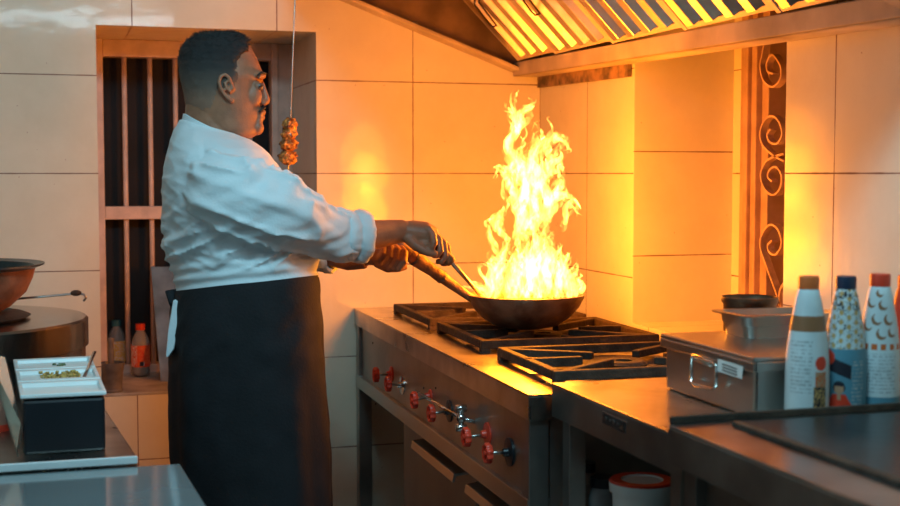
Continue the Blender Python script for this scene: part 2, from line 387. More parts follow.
# valves: plate on the panel, stem, scalloped red wheel
def valve(wx, wy, px, py, plate_mat, r=.021, plate_r=.022):
    base = hitr(px, py, XP); 
    proj = .052; tip = hitr(wx, wy, XP-proj); 
    tip = V((tip.x, base.y+(tip.y-base.y)*.5, base.z+(tip.z-base.z)*.5))
    n = 64
    w = MB(); mod = lambda a: 1+.07*cos(9*a)
    w.lathe([(.013, -.004), (r*.9, -.007), (r, -.004), (r, .004), (r*.9, .007), (.013, .004), (.013, -.004)], tip, n, (-1, 0, 0), cap=False, mod=mod)
    for k in range(3):
        a = k*pi/3+.3; d = V((0, cos(a), sin(a)))*.014; w.obox(tip, d, V((.0025, 0, 0)), V((0, -sin(a), cos(a)))*.003)
    w.lathe([(0, -.005), (.006, -.005), (.006, .008), (0, .009)], tip, 16, (-1, 0, 0))
    o = w.build('valve_wheel', M_red, rg, smooth=True, angle=35)
    MB().tube([base, tip], .0035, 10).build('valve_stem', M_steel, o, smooth=True)
    pl = MB(); pl.lathe([(0, 0), (plate_r, 0), (plate_r, .004), (.010, .006), (.008, .016), (0, .016)], base, 32, (-1, 0, 0))
    pl.build('valve_plate', plate_mat, o, smooth=True, angle=35)
valve(377.5, 375, 392, 374, M_red); valve(391.5, 382, 403, 385, M_chrome, plate_r=.027)
valve(417, 403.5, 431, 396, M_red, plate_r=.017); valve(433, 414.5, 450, 411, M_black, plate_r=.027)
valve(467, 439, 488, 434, M_red, plate_r=.026); valve(489, 453, 510, 452, M_black, plate_r=.030)
g = MB(); a = hitr(415, 391, XP-.03); c = hitr(461, 418, XP-.03); g.tube([a, a.lerp(c, .5), c], .0045, 12); 
gp = g.build('gas_pipe', M_chrome, rg, smooth=True)
g = MB(); g.tube([c+V((0, 0, -.03)), c+V((0, 0, .03))], .007, 12); g.ball(c, .012, 8); g.tube([c, c+V((.03, -.012, -.008))], .005, 10); g.tube([c+V((-.012, 0, .022)), c+V((.012, 0, .022))], .009, 12); g.tube([c+V((-.012, 0, -.022)), c+V((.012, 0, -.022))], .009, 12)
g.build('pipe_valve', M_chrome, gp, smooth=True)
b = MB()
for (x, y) in ((424, 388), (373, 343), (376, 404), (436, 388)):
    MB().lathe([(0, 0), (.003, 0), (.003, .002), (0, .003)], hitr(x, y, XP), 8, (-1, 0, 0)).build('screw', M_iron, rg)

rg.rotation_euler.z = RA
# grates
GX0, GX1 = 1.000, 1.470
GR = [(3.46, 3.90), (2.965, 3.385), (2.455, 2.845)]
glabel = ['black cast iron grate at the far wall end of the range', 'black cast iron grate carrying the flaming pan', 'empty black cast iron grate nearest the steel side table']
burner_c = []
for gi, (y0, y1) in enumerate(GR):
    cx, cy = (GX0+GX1)/2, (y0+y1)/2; burner_c.append((cx, cy))
    t = thing('pan_grate', glabel[gi], 'grate', (cx, cy, ZS), 'cast iron grates on the range')
    zt = ZS+.031; zb = ZS+.010; w = .020
    b = MB()
    ch = .0
    b.box(GX0, GX1, y0, y0+w, zb, zt); b.box(GX0, GX1, y1-w, y1, zb, zt)
    b.box(GX0, GX0+w, y0+w, y1-w, zb, zt); b.box(GX1-w, GX1, y0+w, y1-w, zb, zt)
    b.box(cx-.009, cx+.009, y0+w, cy-.15, zb, zt); 
    b.build('frame', M_iron, t, bevel=.003)
    for sx in (-1, 1):
        for sy in (-1, 1):
            b = MB(); k = V((cx+sx*(GX1-GX0)/2*.93, cy+sy*(y1-y0)/2*.93, zt-.010)); e = V((cx+sx*.055, cy+sy*.055, zt-.008))
            d = (e-k); side = V((-d.y, d.x, 0)).normalized()*.009
            b.obox((k+e)/2, d/2, side, V((0, 0, .0085))); b.obox(e-d.normalized()*.01+V((0, 0, .0)), d.normalized()*.014, side, V((0, 0, .0078)))
            b.build('arm', M_iron, t, bevel=.002)
            b = MB(); f = V((cx+sx*((GX1-GX0)/2-.012), cy+sy*((y1-y0)/2-.012), 0)); b.box(f.x-.011, f.x+.011, f.y-.011, f.y+.011, ZS, zb+.001); b.build('foot', M_iron, t)
    for sx in (-1, 1):
        b = MB(); b.box(min(cx+sx*.10, cx+sx*(GX1-GX0)/2), max(cx+sx*.10, cx+sx*(GX1-GX0)/2), cy-.009, cy+.009, zb, zt); b.build('arm', M_iron, t, bevel=.002)
    t.location = RC+RM @ (t.location-RC); t.rotation_euler.z = RA
    # burner recess ring and head belong to the range
    b = MB(); b.lathe([(.165, .000), (.172, .004), (.165, .007), (.13, .002), (.0, .002)], (cx, cy, ZS), 48); bo = b.build('burner_well', M_iron, rg, smooth=True, angle=30)
    b = MB(); b.lathe([(.0, .003), (.05, .003), (.055, .012), (.045, .018), (.02, .018), (.02, .012), (0, .012)], (cx, cy, ZS), 32); b.build('burner_head', M_iron, bo, smooth=True, angle=30)
M_bolt = mat('dark_steel', (.15, .12, .10), .4, .9)

# ------------------------------------------------------------------ the pan
PC = V((1.182, 3.172, ZS+.0318)); WP = (PC+V((0, 0, .09))-CP).dot(CF)
pn = thing('frying_pan', 'deep scorched steel pan with wrapped handle, full of flames', 'pan', PC)
b = MB()
prof_o = [(.0, 0), (.045, .001), (.084, .010), (.116, .031), (.139, .057), (.152, .081), (.155, .090)]
prof_i = [(.150, .091), (.146, .080), (.132, .057), (.108, .036), (.075, .017), (.04, .006), (.0, .006)]
b.lathe(prof_o+prof_i, PC, 72); b.build('bowl', M_pan, pn, smooth=True, angle=50)
HA = P(478, 303, WP-.02); HB = P(394, 243, WP-.13)
dv = HB-HA
b = MB(); pts = [HA+dv*t for t in (0, .12, .25, .36, .42, .44, .5, .55, .68, .75, .76, .9, 1)]
rr = [.010, .011, .0125, .014, .0145, .0165, .0165, .0155, .019, .020, .0185, .0195, .018]
b.tube(pts, rr, 20); b.build('handle', mat('wrapped_handle', (.24, .12, .06), .55, .1, .5, 25, .5, 60, col2=(.42, .22, .10)), pn, smooth=True)
b = MB()
for t in (.44, .755): MB().tube([HA+dv*(t-.010), HA+dv*(t+.010)], .0205 if t > .6 else .0175, 20).build('handle_ring', M_bolt, pn, smooth=True, angle=40)
# browned contents of the pan
b = MB(); b.lathe([(0, -.028), (.05, -.020), (.09, -.006), (.104, .002), (.06, .006), (0, .004)], PC+V((0, 0, .036)), 40); 
M_food = mat('browned_food', (.35, .13, .03), .4, 0, .6, 40, .8, 60)
tag(b.build('fried_food', M_food, None, smooth=True), 'browned food frying under the flames in the pan', 'food', None, 'stuff')

# ------------------------------------------------------------------ the flames
mf, nt, bs = newmat('flame'); nt.nodes.remove(bs)
out = nt.nodes['Material Output']
lw = nt.nodes.new('ShaderNodeLayerWeight'); lw.inputs[0].default_value = .5
g = nt.nodes.new('ShaderNodeNewGeometry')
mp = nt.nodes.new('ShaderNodeMapping'); mp.inputs['Scale'].default_value = (1, 1, .38); lk(nt, g.outputs['Position'], mp.inputs[0])
nz = nt.nodes.new('ShaderNodeTexNoise'); nz.inputs['Scale'].default_value = 42; nz.inputs['Detail'].default_value = 3; nz.inputs['Distortion'].default_value = 1.2; lk(nt, mp.outputs[0], nz.inputs['Vector'])
fc = math_node(nt, 'SUBTRACT', 1.0, lw.outputs['Facing'])
fc = math_node(nt, 'POWER', fc, 1.1)
tx = math_node(nt, 'POWER', math_node(nt, 'MULTIPLY', nz.outputs['Fac'], 1.9), 6.0)
st = math_node(nt, 'MULTIPLY', fc, tx)
st = math_node(nt, 'MULTIPLY', st, .85)
em = nt.nodes.new('ShaderNodeEmission'); em.inputs[0].default_value = (1, .40, .065, 1); lk(nt, st, em.inputs[1])
tr = nt.nodes.new('ShaderNodeBsdfTransparent'); ad = nt.nodes.new('ShaderNodeAddShader'); lk(nt, em.outputs[0], ad.inputs[0]); lk(nt, tr.outputs[0], ad.inputs[1]); lk(nt, ad.outputs[0], out.inputs[0])
mf.cycles.emission_sampling = 'NONE'
rnd = random.Random(5)
fl = MB()
CX = lambda a, b_: (460+a/1.9455, 70+b_/1.9455)
def stroke(pts, wid, reps, jit=3.3, dj=.045):
    """a bundle of pointed, twisted tongues following one flame lick"""
    pts = [CX(*p) for p in pts]
    for r_i in range(reps):
        jx, jy, jd = rnd.gauss(0, jit), rnd.gauss(0, jit), rnd.gauss(0, dj)
        rows = cr([(x, y) for x, y in pts], 6); n = len(rows)
        t0 = rnd.uniform(0, .25) if r_i else 0; t1 = 1 if r_i == 0 else rnd.uniform(.65, 1)
        rows = rows[int(n*t0):max(int(n*t0)+5, int(n*t1))]; n = len(rows); ph = rnd.uniform(0, 6.28); P_ = []; Rr = []
        for i, (x, y) in enumerate(rows):
            t = i/(n-1); k = .35+.65*sin(pi*min(1, t*1.1))
            wob = (1.6+2.2*t)*sin(ph+t*rnd.uniform(5.5, 6.5)*1.6)
            P_.append(P(x+jx*k+wob, y+jy*k, WP+jd*k+.006*sin(ph+t*9)))
            Rr.append(wid/390*rnd.uniform(.85, 1.1)*max(.03, sin(pi*min(1, .16+t*.84))**.75)*(1-.45*t))
        fl.tube(P_, Rr, 10, flat=rnd.uniform(.3, .7), up=(rnd.uniform(-1, 1), rnd.uniform(-1, 1), .2))
S_ = [([(112, 335), (125, 295), (118, 255), (102, 232), (95, 203), (76, 190), (60, 214)], 5.2, 7),
      ([(112, 262), (130, 238), (126, 202), (108, 180), (92, 152), (108, 122), (112, 92), (104, 62), (108, 38)], 5.0, 8),
      ([(108, 130), (122, 106), (128, 84), (140, 70), (139, 52)], 4.2, 5),
      ([(100, 110), (98, 88), (90, 76), (92, 60)], 2.6, 3),
      ([(135, 310), (150, 275), (144, 238), (152, 205), (142, 172), (150, 142), (160, 118), (146, 98)], 6.0, 9),
      ([(150, 300), (172, 262), (168, 228), (172, 200), (160, 172)], 6.0, 6),
      ([(165, 300), (178, 262), (196, 240), (216, 250), (234, 286)], 5.0, 6),
      ([(195, 310), (205, 285), (215, 262), (222, 246)], 4.0, 3),
      ([(150, 205), (176, 186), (194, 160), (206, 128)], 4.6, 6),
      ([(152, 160), (180, 132), (200, 140), (206, 160)], 4.0, 5),
      ([(90, 330), (72, 300), (84, 268), (98, 250)], 4.2, 4),
      ([(75, 360), (60, 332), (58, 306), (66, 288)], 3.2, 3),
      ([(60, 440), (70, 400), (88, 360), (92, 318)], 6.0, 7), ([(100, 440), (108, 395), (118, 350), (112, 305)], 7.0, 8),
      ([(135, 440), (140, 390), (150, 345), (142, 300)], 7.5, 9), ([(165, 440), (172, 395), (170, 350), (178, 310)], 7.0, 8),
      ([(195, 440), (196, 400), (190, 365), (196, 335)], 6.2, 7), ([(214, 442), (214, 412), (206, 380), (208, 352)], 4.6, 5),
      ([(224, 440), (228, 418), (224, 396), (230, 376)], 3.4, 4), ([(58, 440), (44, 424), (30, 426), (14, 420)], 3.2, 4),
      ([(70, 436), (52, 408), (46, 384), (36, 370)], 3.6, 4), ([(84, 420), (66, 390), (62, 366), (50, 352)], 3.4, 4),
      ([(40, 440), (36, 425), (24, 412)], 2.6, 3)]
for p_, w_, r_ in S_: stroke(p_, w_*1.2, r_)
for i in range(24):      # loose licks between the main ones
    y0 = rnd.uniform(175, 340); x0 = rnd.uniform(92, 190) if y0 > 230 else rnd.uniform(104, 172); d_ = rnd.uniform(-1, 1)
    stroke([(x0, y0), (x0+d_*9, y0-22), (x0+rnd.uniform(-9, 9), y0-46), (x0+rnd.uniform(-20, 20), y0-rnd.uniform(58, 95))], rnd.uniform(3.2, 6), 2, 2, .04)
for i in range(60):      # short flames filling the pan
    u = rnd.uniform(-1, 1); x0 = 135+u*88; q_ = sqrt(1-u*u)
    stroke([(x0, 443), (x0+rnd.uniform(-8, 8)-u*4, 418), (x0+rnd.uniform(-12, 12)-u*10, 392-rnd.uniform(0, 25)*q_), (x0+rnd.uniform(-16, 16)-u*14, 372-rnd.uniform(0, 40)*q_)], rnd.uniform(2.6, 5), 1, 1, .05)
fo = fl.build('flame', mf, None, smooth=True)
tag(fo, 'tall bright yellow and orange flames leaping from the pan', 'fire')
fo.visible_shadow = True
for (x, y, dd, pw) in ((522, 268, 0, 12), (531, 225, -.0, 12), (530, 175, 0, 9), (524, 135, 0, 3.5)):
    l = bpy.data.lights.new('flame_light', 'POINT'); l.energy = pw; l.color = (1, .25, .006); l.shadow_soft_size = .085; l.specular_factor = 0
    o = bpy.data.objects.new('flame_light', l); COL.objects.link(o); o.location = P(x, y, WP+dd)
    o['kind'] = 'helper'

# ------------------------------------------------------------------ side table, griddle
ZT = .94; TX0, TY0, TY1 = .936, 1.812, 2.362
tb = thing('side_table', 'low steel side table between the range and the griddle', 'table', (1.25, 2.08, 0))
MB().box(TX0, SX1, TY0, TY1, ZT-.004, ZT).build('top', M_steel_top, tb, bevel=.001)
MB().box(TX0, TX0+.004, TY0, TY1, ZT-.066, ZT-.004).build('apron_panel', M_steel_d, tb, bevel=.001)
for xx in (TX0+.008, SX1-.05):
    for yy in (TY1-.072, TY0+.02): MB().box(xx, xx+.035, yy, yy+.035, 0, ZT-.005).build('leg', M_steel_d, tb, bevel=.002)
MB().box(TX0+.01, SX1, TY0, TY1, .585, .60).build('shelf', M_steel_d, tb)
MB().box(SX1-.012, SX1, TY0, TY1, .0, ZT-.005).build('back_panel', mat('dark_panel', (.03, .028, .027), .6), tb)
pc = [hit(x, y, 0, TX0-.001) for x, y in ((602.5, 411), (626.5, 422), (625.5, 434), (602, 423))]
b = MB(); b.prism(pc, (.001, 0, 0)); po = b.build('maker_plate', M_chrome, tb, bevel=.0005)
b = MB()
y_a, y_b, z_a, z_b = pc[0].y, pc[1].y, pc[0].z, pc[2].z
def plp(u, v): return pc[0].lerp(pc[1], u).lerp(pc[3].lerp(pc[2], u), v)+V((-.0008, 0, 0))
for (u0, u1, v0, v1) in ((.06, .94, .08, .92),): b.prism([plp(u0, v0), plp(u1, v0), plp(u1, v1), plp(u0, v1)], (.0006, 0, 0))
b.build('plate_field', mat('grey_enamel', (.02, .02, .02), .4), po)
b = MB()
for (u, v, s) in ((.18, .45, .07), (.36, .45, .05), (.5, .45, .09), (.66, .5, .05)): 
    b.lathe([(0, 0), (s*.05, 0), (s*.05, .0006), (0, .0006)], plp(u, v), 12, (-1, 0, 0))
b.prism([plp(.72, .8), plp(.9, .8), plp(.9, .35)], (-.0006, 0, 0))
b.build('plate_mark', M_steel, po)

gr = thing('griddle_counter', 'steel griddle counter with dark flat plate in the right foreground', 'griddle', (1.25, 1.3, 0))
ZG = .965; GX = .905; GY0, GY1 = .62, 1.800
MB().box(GX, 1.572, GY0, GY1, ZG-.005, ZG).build('top', mat('griddle_rim_steel', (.40, .37, .36), .30, 1, .25, 9, .1, 30, .10), gr, bevel=.002)
MB().box(GX, GX+.005, GY0, GY1, ZG-.062, ZG-.005).build('front_rail', M_steel_d, gr, bevel=.0015)
MB().box(GX+.03, GX+.035, GY0, GY1, .30, ZG-.06).build('front_panel', M_steel_d, gr)
for xx in (GX+.012, 1.53):
    for yy in (GY1-.07, GY0+.02): MB().box(xx, xx+.035, yy, yy+.035, 0, ZG-.006).build('leg', M_steel_d, gr, bevel=.002)
b = MB(); b.box(GX+.10, 1.56, GY0+.05, GY1-.045, ZG, ZG+.006)
b.build('cooking_plate', mat('seasoned_plate', (.07, .065, .065), .30, .85, .3, 8, .05, 40, .06), gr, bevel=.002)
b = MB(); b.box(GX+.002, 1.572, GY1-.008, GY1, ZG, ZG+.012); b.box(GX+.085, GX+.100, GY0+.05, GY1-.045, ZG, ZG+.008)
b.build('black_border', M_iron, gr, bevel=.002)

# ------------------------------------------------------------------ steel box, pans on it
bx = thing('steel_box', 'lidded stainless steel box with wire handle on the side table', 'container', (1.30, 2.06, ZT))
BX0, BX1, BY0, BY1 = 1.118, 1.36, 1.905, 2.235
MB().box(BX0, BX1, BY0, BY1, ZT, ZT+.096).build('body', M_steel, bx, bevel=.006)
b = MB(); b.box(BX0-.008, BX1+.008, BY0-.008, BY1+.008, ZT+.098, ZT+.106); b.box(BX0-.008, BX0-.003, BY0-.008, BY1+.008, ZT+.080, ZT+.098); b.box(BX0-.003, BX1+.008, BY0-.008, BY0-.003, ZT+.080, ZT+.098)
b.build('lid', M_steel, bx, bevel=.003)
b = MB(); q = [(691.5, 357), (691, 381), (695, 385), (712, 388.5), (716, 386), (716.5, 366), (713, 362), (694, 355)]
b.tube([hit(x, y, 0, BX0-.012) for x, y in q], .0032, 10, closed=True); b.build('handle', M_chrome, bx, smooth=True)
b = MB(); b.tube([hit(693, 356.5, 0, BX0-.006), hit(712, 364, 0, BX0-.006)], .006, 10); b.build('handle_bracket', M_steel, bx, smooth=True)
b = MB(); q = [hit(x, y, 0, BX0-.010) for x, y in ((718, 359), (742.5, 367), (741.5, 379), (717, 371))]; b.prism(q, (.001, 0, 0)); b.build('paper_label', mat('paper', (.72, .72, .70), .8), bx)
b = MB()
for k in range(3): q = [hit(x, y, 0, BX0-.0105) for x, y in ((722, 363.5+k*3), (737, 368.7+k*3), (737, 369.5+k*3), (722, 364.3+k*3))]; b.prism(q, (.0006, 0, 0))
b.build('label_lines', M_dark, bx)
def gn_pan(name, label, c, sx, sy, h, z):
    t = thing(name, label, 'pan', (c[0], c[1], z)); 
    def rr(x, y, r, zz, n=6):
        o = []
        for (qx, qy, a0) in ((1, 1, 0), (-1, 1, pi/2), (-1, -1, pi), (1, -1, 3*pi/2)):
            for k in range(n+1):
                a = a0+pi/2*k/n; o.append(V((c[0]+qx*(x-r)+r*cos(a), c[1]+qy*(y-r)+r*sin(a), zz)))
        return o
    b = MB(); b.rings([rr(sx*.9, sy*.9, .02, z), rr(sx*.94, sy*.94, .022, z+h*.5), rr(sx*.97, sy*.97, .022, z+h*.52), rr(sx, sy, .024, z+h-.004), rr(sx+.012, sy+.012, .02, z+h-.003), rr(sx+.012, sy+.012, .02, z+h), rr(sx-.002, sy-.002, .022, z+h), rr(sx*.92, sy*.92, .02, z+h*.5), rr(sx*.86, sy*.86, .02, z+.003)])
    b.build('body', M_steel, t, smooth=True, angle=35); return t
c0 = hit(731, 327, 2, ZT+.106)
gn_pan('steel_tray', 'small empty stainless steel tray on the lidded box', (1.315, 2.165), .098, .055, .044, ZT+.106)
b = MB(); rc = V((1.335, 2.30, ZT+.0)); 
b.lathe([(.0, .0), (.050, .0), (.052, .15), (.056, .155), (.056, .165), (.053, .165), (.053, .157), (.05, .15), (.048, .004), (0, .004)], rc, 40)
tag(b.build('round_tin', mat('dark_tin', (.22, .15, .10), .35, .9), None, smooth=True, angle=40), 'dark round tin standing behind the steel tray', 'tin')

# ------------------------------------------------------------------ sauce bottles
M_bw = mat('bottle_white', (.62, .68, .70), .4); M_bb = mat('bottle_blue', (.10, .26, .34), .4); M_bbr = mat('bottle_brown', (.30, .13, .06), .4)
M_bk = mat('print_black', (.02, .02, .03), .5); M_gd = mat('print_gold', (.55, .33, .12), .5); M_gy = mat('print_grey', (.38, .42, .44), .5); M_sk = mat('print_skin', (.50, .26, .15), .5)
BM = [M_bw, M_bbr, M_bb, M_red, M_bk, M_gd, M_gy, M_sk, M_orange]
def sauce(name, label, x, capmat, fn, Y=1.852, ytop=275, group='tall sauce bottles'):
    c = hit(x, 411, 1, Y); c.z = ZT; s = (hit(x, ytop, 1, Y).z-ZT)/.2315
    t = thing(name, label, 'bottle', c, group)
    N = 150; K = 190; Ht = .215*s
    prof = cr([(.033, 0), (.0355, .004), (.0355, .05), (.035, .09), (.033, .118), (.029, .150), (.0235, .180), (.0195, .200), (.0155, .212), (.0135, .215)], 12)
    # resample by height
    rs = []; zz = [p[1] for p in prof]; ra = [p[0] for p in prof]
    def rad(z):
        for i in range(len(zz)-1):
            if zz[i] <= z <= zz[i+1]+1e-9: 
                d = zz[i+1]-zz[i]; return ra[i]+(ra[i+1]-ra[i])*((z-zz[i])/d if d > 1e-9 else 0)
        return ra[-1]
    view = (CP-c); va = math.atan2(view.y, view.x)
    def mif(i, k):
        z = .215*(i+.5)/K; a = (2*pi*(k+.5)/N)-va; a = (a+pi) % (2*pi)-pi
        return fn(a*rad(z), z, a)          # arc metres, + = towards picture left... 
    for i in range(K+1):
        z = .215*i/K; r = rad(z); rs.append([c+V((r*cos(2*pi*k/N), r*sin(2*pi*k/N), z*s)) for k in range(N)])
    b = MB(); b.rings(rs, True, 0, mif=mif); b.build('bottle_body', BM, t, smooth=True)
    b = MB(); b.lathe([(.0, 0), (.0165, 0), (.0168, .018), (.0155, .021), (0, .0215)], c+V((0, 0, .210*s)), 40, mod=lambda a: 1+.012*cos(30*a)); b.build('bottle_cap', capmat, t, smooth=True, angle=40)
    return t
h2 = lambda i, j: (math.sin(i*127.1+j*311.7)*43758.5453) % 1
def txt(u, z, z0, z1, u0, u1, lh=.004):
    if not (z0 < z < z1 and u0 < u < u1): return False
    r = int((z-z0)/lh); fy = (z-z0)/lh-r
    return .25 < fy < .75 and h2(int(u*900), r) > .38
def f1(u, z, a):   # u: picture right positive after sign flip below
    u = u
    if .146 < z < .170: return 1
    if (u-.024)**2+(z-.098)**2 < .011**2: return 3
    if .03 < z < .062 and .010 < u < .034: return 5 if h2(int(u*500), int(z*500)) > .5 else 4
    if .062 < z < .085 and .014 < u < .034: return 7 if h2(int(u*300), int(z*300)) > .4 else 8
    if .006 < z < .03 and .010 < u < .03: return 8 if h2(int(u*300), int(z*300)) > .6 else 0
    if txt(u, z, .05, .135, -.03, .008, .006): return 6
    return 0
def f2(u, z, a):
    if z > .118:
        if z > .178 and h2(int(u*420), int(z*420)) > .75: return 4
        du = (u*1.0/.0125); dz = z/.0145; iu = int(math.floor(du)); iz = int(math.floor(dz+.5*(iu % 2)))
        if (du-iu-.5)**2+(dz+.5*(iu % 2)-iz-.5)**2 < .085: return 5
        if h2(int(u*700), int(z*700)) > .88: return 4
        return 0
    if (u+.028)**2+(z-.104)**2 < .012**2: return 3
    if .075 < z+u*.35 < .097 and -.026 < u < .012: return 4
    if (u+.008)**2+(z-.058)**2 < .010**2: return 4 if (z > .060 or abs(u+.008) > .007) else 7
    if z < .047 and abs(u+.008) < .009+.012*min(1, (.050-z)/.02): return 7 if abs(u+.008) < .003 and z > .038 else 3
    if .012 < u and txt(u, z, .03, .10, .012, .033, .006): return 6
    return 2
def f3(u, z, a):
    if z > .125:
        for (cu, cz, rr_) in ((-.014, .185, .008), (.006, .182, .008), (-.004, .160, .009), (.016, .160, .009), (-.020, .150, .009), (.004, .138, .009), (.022, .140, .008), (0, .2, .006)):
            d = sqrt((u-cu)**2+(z-cz)**2); d2 = sqrt((u-cu-.003)**2+(z-cz-.003)**2)
            if d < rr_ and d2 > rr_*.85: return 1
        return 0
    if .113 < z < .122 and abs((u*1000) % 15-7.5) < 4.5: return 8
    if z < .04: return 2
    if txt(u, z, .045, .108, -.03, .03, .0055): return 6
    return 0
def f4(u, z, a): return 3 if not ((u+.02)**2+(z-.05)**2 < .006**2) else 0
def sgn(fn): return lambda u, z, a: fn(u, z, a)
sauce('sauce_bottle', 'white sauce bottle with orange cap and brown band', 806.5, M_orange, sgn(f1))
sauce('sauce_bottle', 'blue sauce bottle with navy cap and spotted neck', 843.5, M_navy, sgn(f2), Y=1.853)
sauce('sauce_bottle', 'white sauce bottle with red cap and brown crescent pattern', 877.5, M_red, sgn(f3), Y=1.851, ytop=272.5)
sauce('sauce_bottle', 'all red sauce bottle cut by the right picture edge', 905, M_red, sgn(f4), Y=1.935, ytop=275)

# things on the shelf under the side table
tc = hit(642, 478, 2, .745); tc = V((1.13, 2.30, .60))
tc = hit(642, 490, 1, 2.20); TZ = hit(642, 479, 1, 2.20).z
t = thing('plastic_tub', 'white plastic tub with red rimmed lid on the shelf under the table', 'tub', (tc.x, 2.20, .60))
H_ = TZ-.60
b = MB(); b.lathe([(0, 0), (.050, 0), (.056, H_-.014), (.0, H_-.014)], (tc.x, 2.20, .60), 48); b.build('tub_body', M_white, t, smooth=True, angle=40)
b = MB(); b.lathe([(.061, H_-.022), (.062, H_-.004), (.059, H_), (.040, H_), (.038, H_-.003), (0, H_-.003), (0, H_-.013), (.056, H_-.014)], (tc.x, 2.20, .60), 56, mif=lambda i, k: 1 if i in (1, 2) else 0)
b.build('lid', [M_white, M_red], t, smooth=True, angle=35)
def jar(x, y, Y, r, label, capm, bodym, name='jar', cat='jar', capr=1.0):
    q = hit(x, y, 1, Y); H2 = q.z-.60; c = V((q.x, Y, .60))
    t = thing(name, label, cat, c)
    b = MB(); b.lathe([(0, 0), (r*.95, 0), (r, .006), (r, H2-.04), (r*.8, H2-.02), (r*.8, H2-.012), (0, H2-.012)], c, 40); b.build('body', bodym, t, smooth=True, angle=40)
    b = MB(); b.lathe([(0, H2-.018), (r*.86*capr, H2-.018), (r*.86*capr, H2), (0, H2)], c, 40); b.build('lid', capm, t, smooth=True, angle=40)
    return t
M_jar = mat('smoky_jar', (.20, .20, .20), .2, 0, .3, 12); M_spice = mat('spice_filled_jar', (.32, .22, .17), .3, 0, .4, 30)
jar(604, 477, 2.30, .030, 'small jar with black lid beside the white tub under the table', M_black, M_jar)
jar(586, 462, 2.335, .022, 'taller spice jar with black lid by the table leg', M_black, M_spice)

# ------------------------------------------------------------------ left foreground counters
ZL = .815; 
ct = thing('prep_counter', 'steel prep counter at left carrying the black condiment box', 'counter', (-.5, 2.8, 0))
lx = .125
MB().add([(-1.2, 2.50, ZL-.02), (.150, 2.50, ZL-.02), (.106, 3.13, ZL-.02), (-1.2, 3.13, ZL-.02), (-1.2, 2.50, ZL), (.150, 2.50, ZL), (.106, 3.13, ZL), (-1.2, 3.13, ZL)],
         [(0, 3, 2, 1), (4, 5, 6, 7), (0, 1, 5, 4), (1, 2, 6, 5), (2, 3, 7, 6), (3, 0, 4, 7)]).build('top', M_steel_top, ct, bevel=.003)
MB().add([(-1.2, 2.492, ZL-.012), (.150, 2.492, ZL-.012), (.150, 2.500, ZL-.012), (-1.2, 2.500, ZL-.012), (-1.2, 2.492, ZL+.003), (.150, 2.492, ZL+.003), (.150, 2.50, ZL+.003), (-1.2, 2.50, ZL+.003)],
         [(0, 3, 2, 1), (4, 5, 6, 7), (0, 1, 5, 4), (1, 2, 6, 5), (2, 3, 7, 6), (3, 0, 4, 7)]).build('edge_highlight', mat('pale_edge_highlight', (.72, .76, .77), .5, .1, .05), ct, bevel=.002)  # pale strip paints the cool light caught along the counter's near edge
MB().box(-1.18, .10, 2.52, 3.09, .60, ZL-.02).build('body', M_steel_d, ct)
for xx in (-1.15, .05):
    for yy in (2.54, 3.04): MB().box(xx, xx+.04, yy, yy+.04, 0, .60).build('leg', M_steel_d, ct)
c2 = thing('display_counter', 'glossy glass topped counter in the near left corner', 'counter', (-.5, 2.2, 0))
M_gtop = mat('glossy_counter_top', (.15, .21, .23), .12, 0, .15, 3, coat=.6)
MB().add([(-1.2, 1.5, .775), (.262, 1.5, .775), (.228, 2.486, .775), (-1.2, 2.486, .775), (-1.2, 1.5, .80), (.262, 1.5, .80), (.228, 2.486, .80), (-1.2, 2.486, .80)],
         [(0, 3, 2, 1), (4, 5, 6, 7), (0, 1, 5, 4), (1, 2, 6, 5), (2, 3, 7, 6), (3, 0, 4, 7)]).build('top', M_gtop, c2, bevel=.003)
MB().box(-1.18, .20, 1.55, 2.46, 0, .775).build('body', M_steel_d, c2, bevel=.003)

# condiment box
cb = thing('condiment_box', 'black plastic box holding white condiment trays on the left counter', 'container', (.02, 2.75, ZL))
K0 = hit(22, 446, 2, ZL); K1 = hit(106, 441, 2, ZL)
zt = .932
F0 = hit(20, 395, 2, zt); F1 = hit(106.5, 391, 2, zt); B0 = hit(13, 357.5, 2, zt+.004); B1 = hit(91, 354, 2, zt+.004)
g0, g1 = V((F0.x+.004, F0.y+.004, ZL)), V((F1.x-.003, F1.y+.004, ZL)); h0, h1 = V((B0.x+.004, B0.y, ZL)), V((B1.x-.003, B1.y, ZL))
def up(v, z): return V((v.x, v.y, z))
zb_ = zt-.012
b = MB(); b.add([g0, g1, h1, h0, up(g0, zb_), up(g1, zb_), up(h1, zb_), up(h0, zb_)], [(0, 3, 2, 1), (4, 5, 6, 7), (0, 1, 5, 4), (1, 2, 6, 5), (2, 3, 7, 6), (3, 0, 4, 7)])
b.build('box_body', M_black, cb, bevel=.006)
def bil(u, v, z): 
    a = F0.lerp(F1, u); c = B0.lerp(B1, u); q = a.lerp(c, v); return V((q.x, q.y, z))
M_fill = [mat('cut_green_chilli', (.12, .17, .08), .5, 0, .5, 60, .5), mat('golden_crumbs', (.55, .36, .10), .6, 0, .5, 80, .6), mat('white_salt', (.78, .82, .82), .8, 0, .05, 90, .3)]
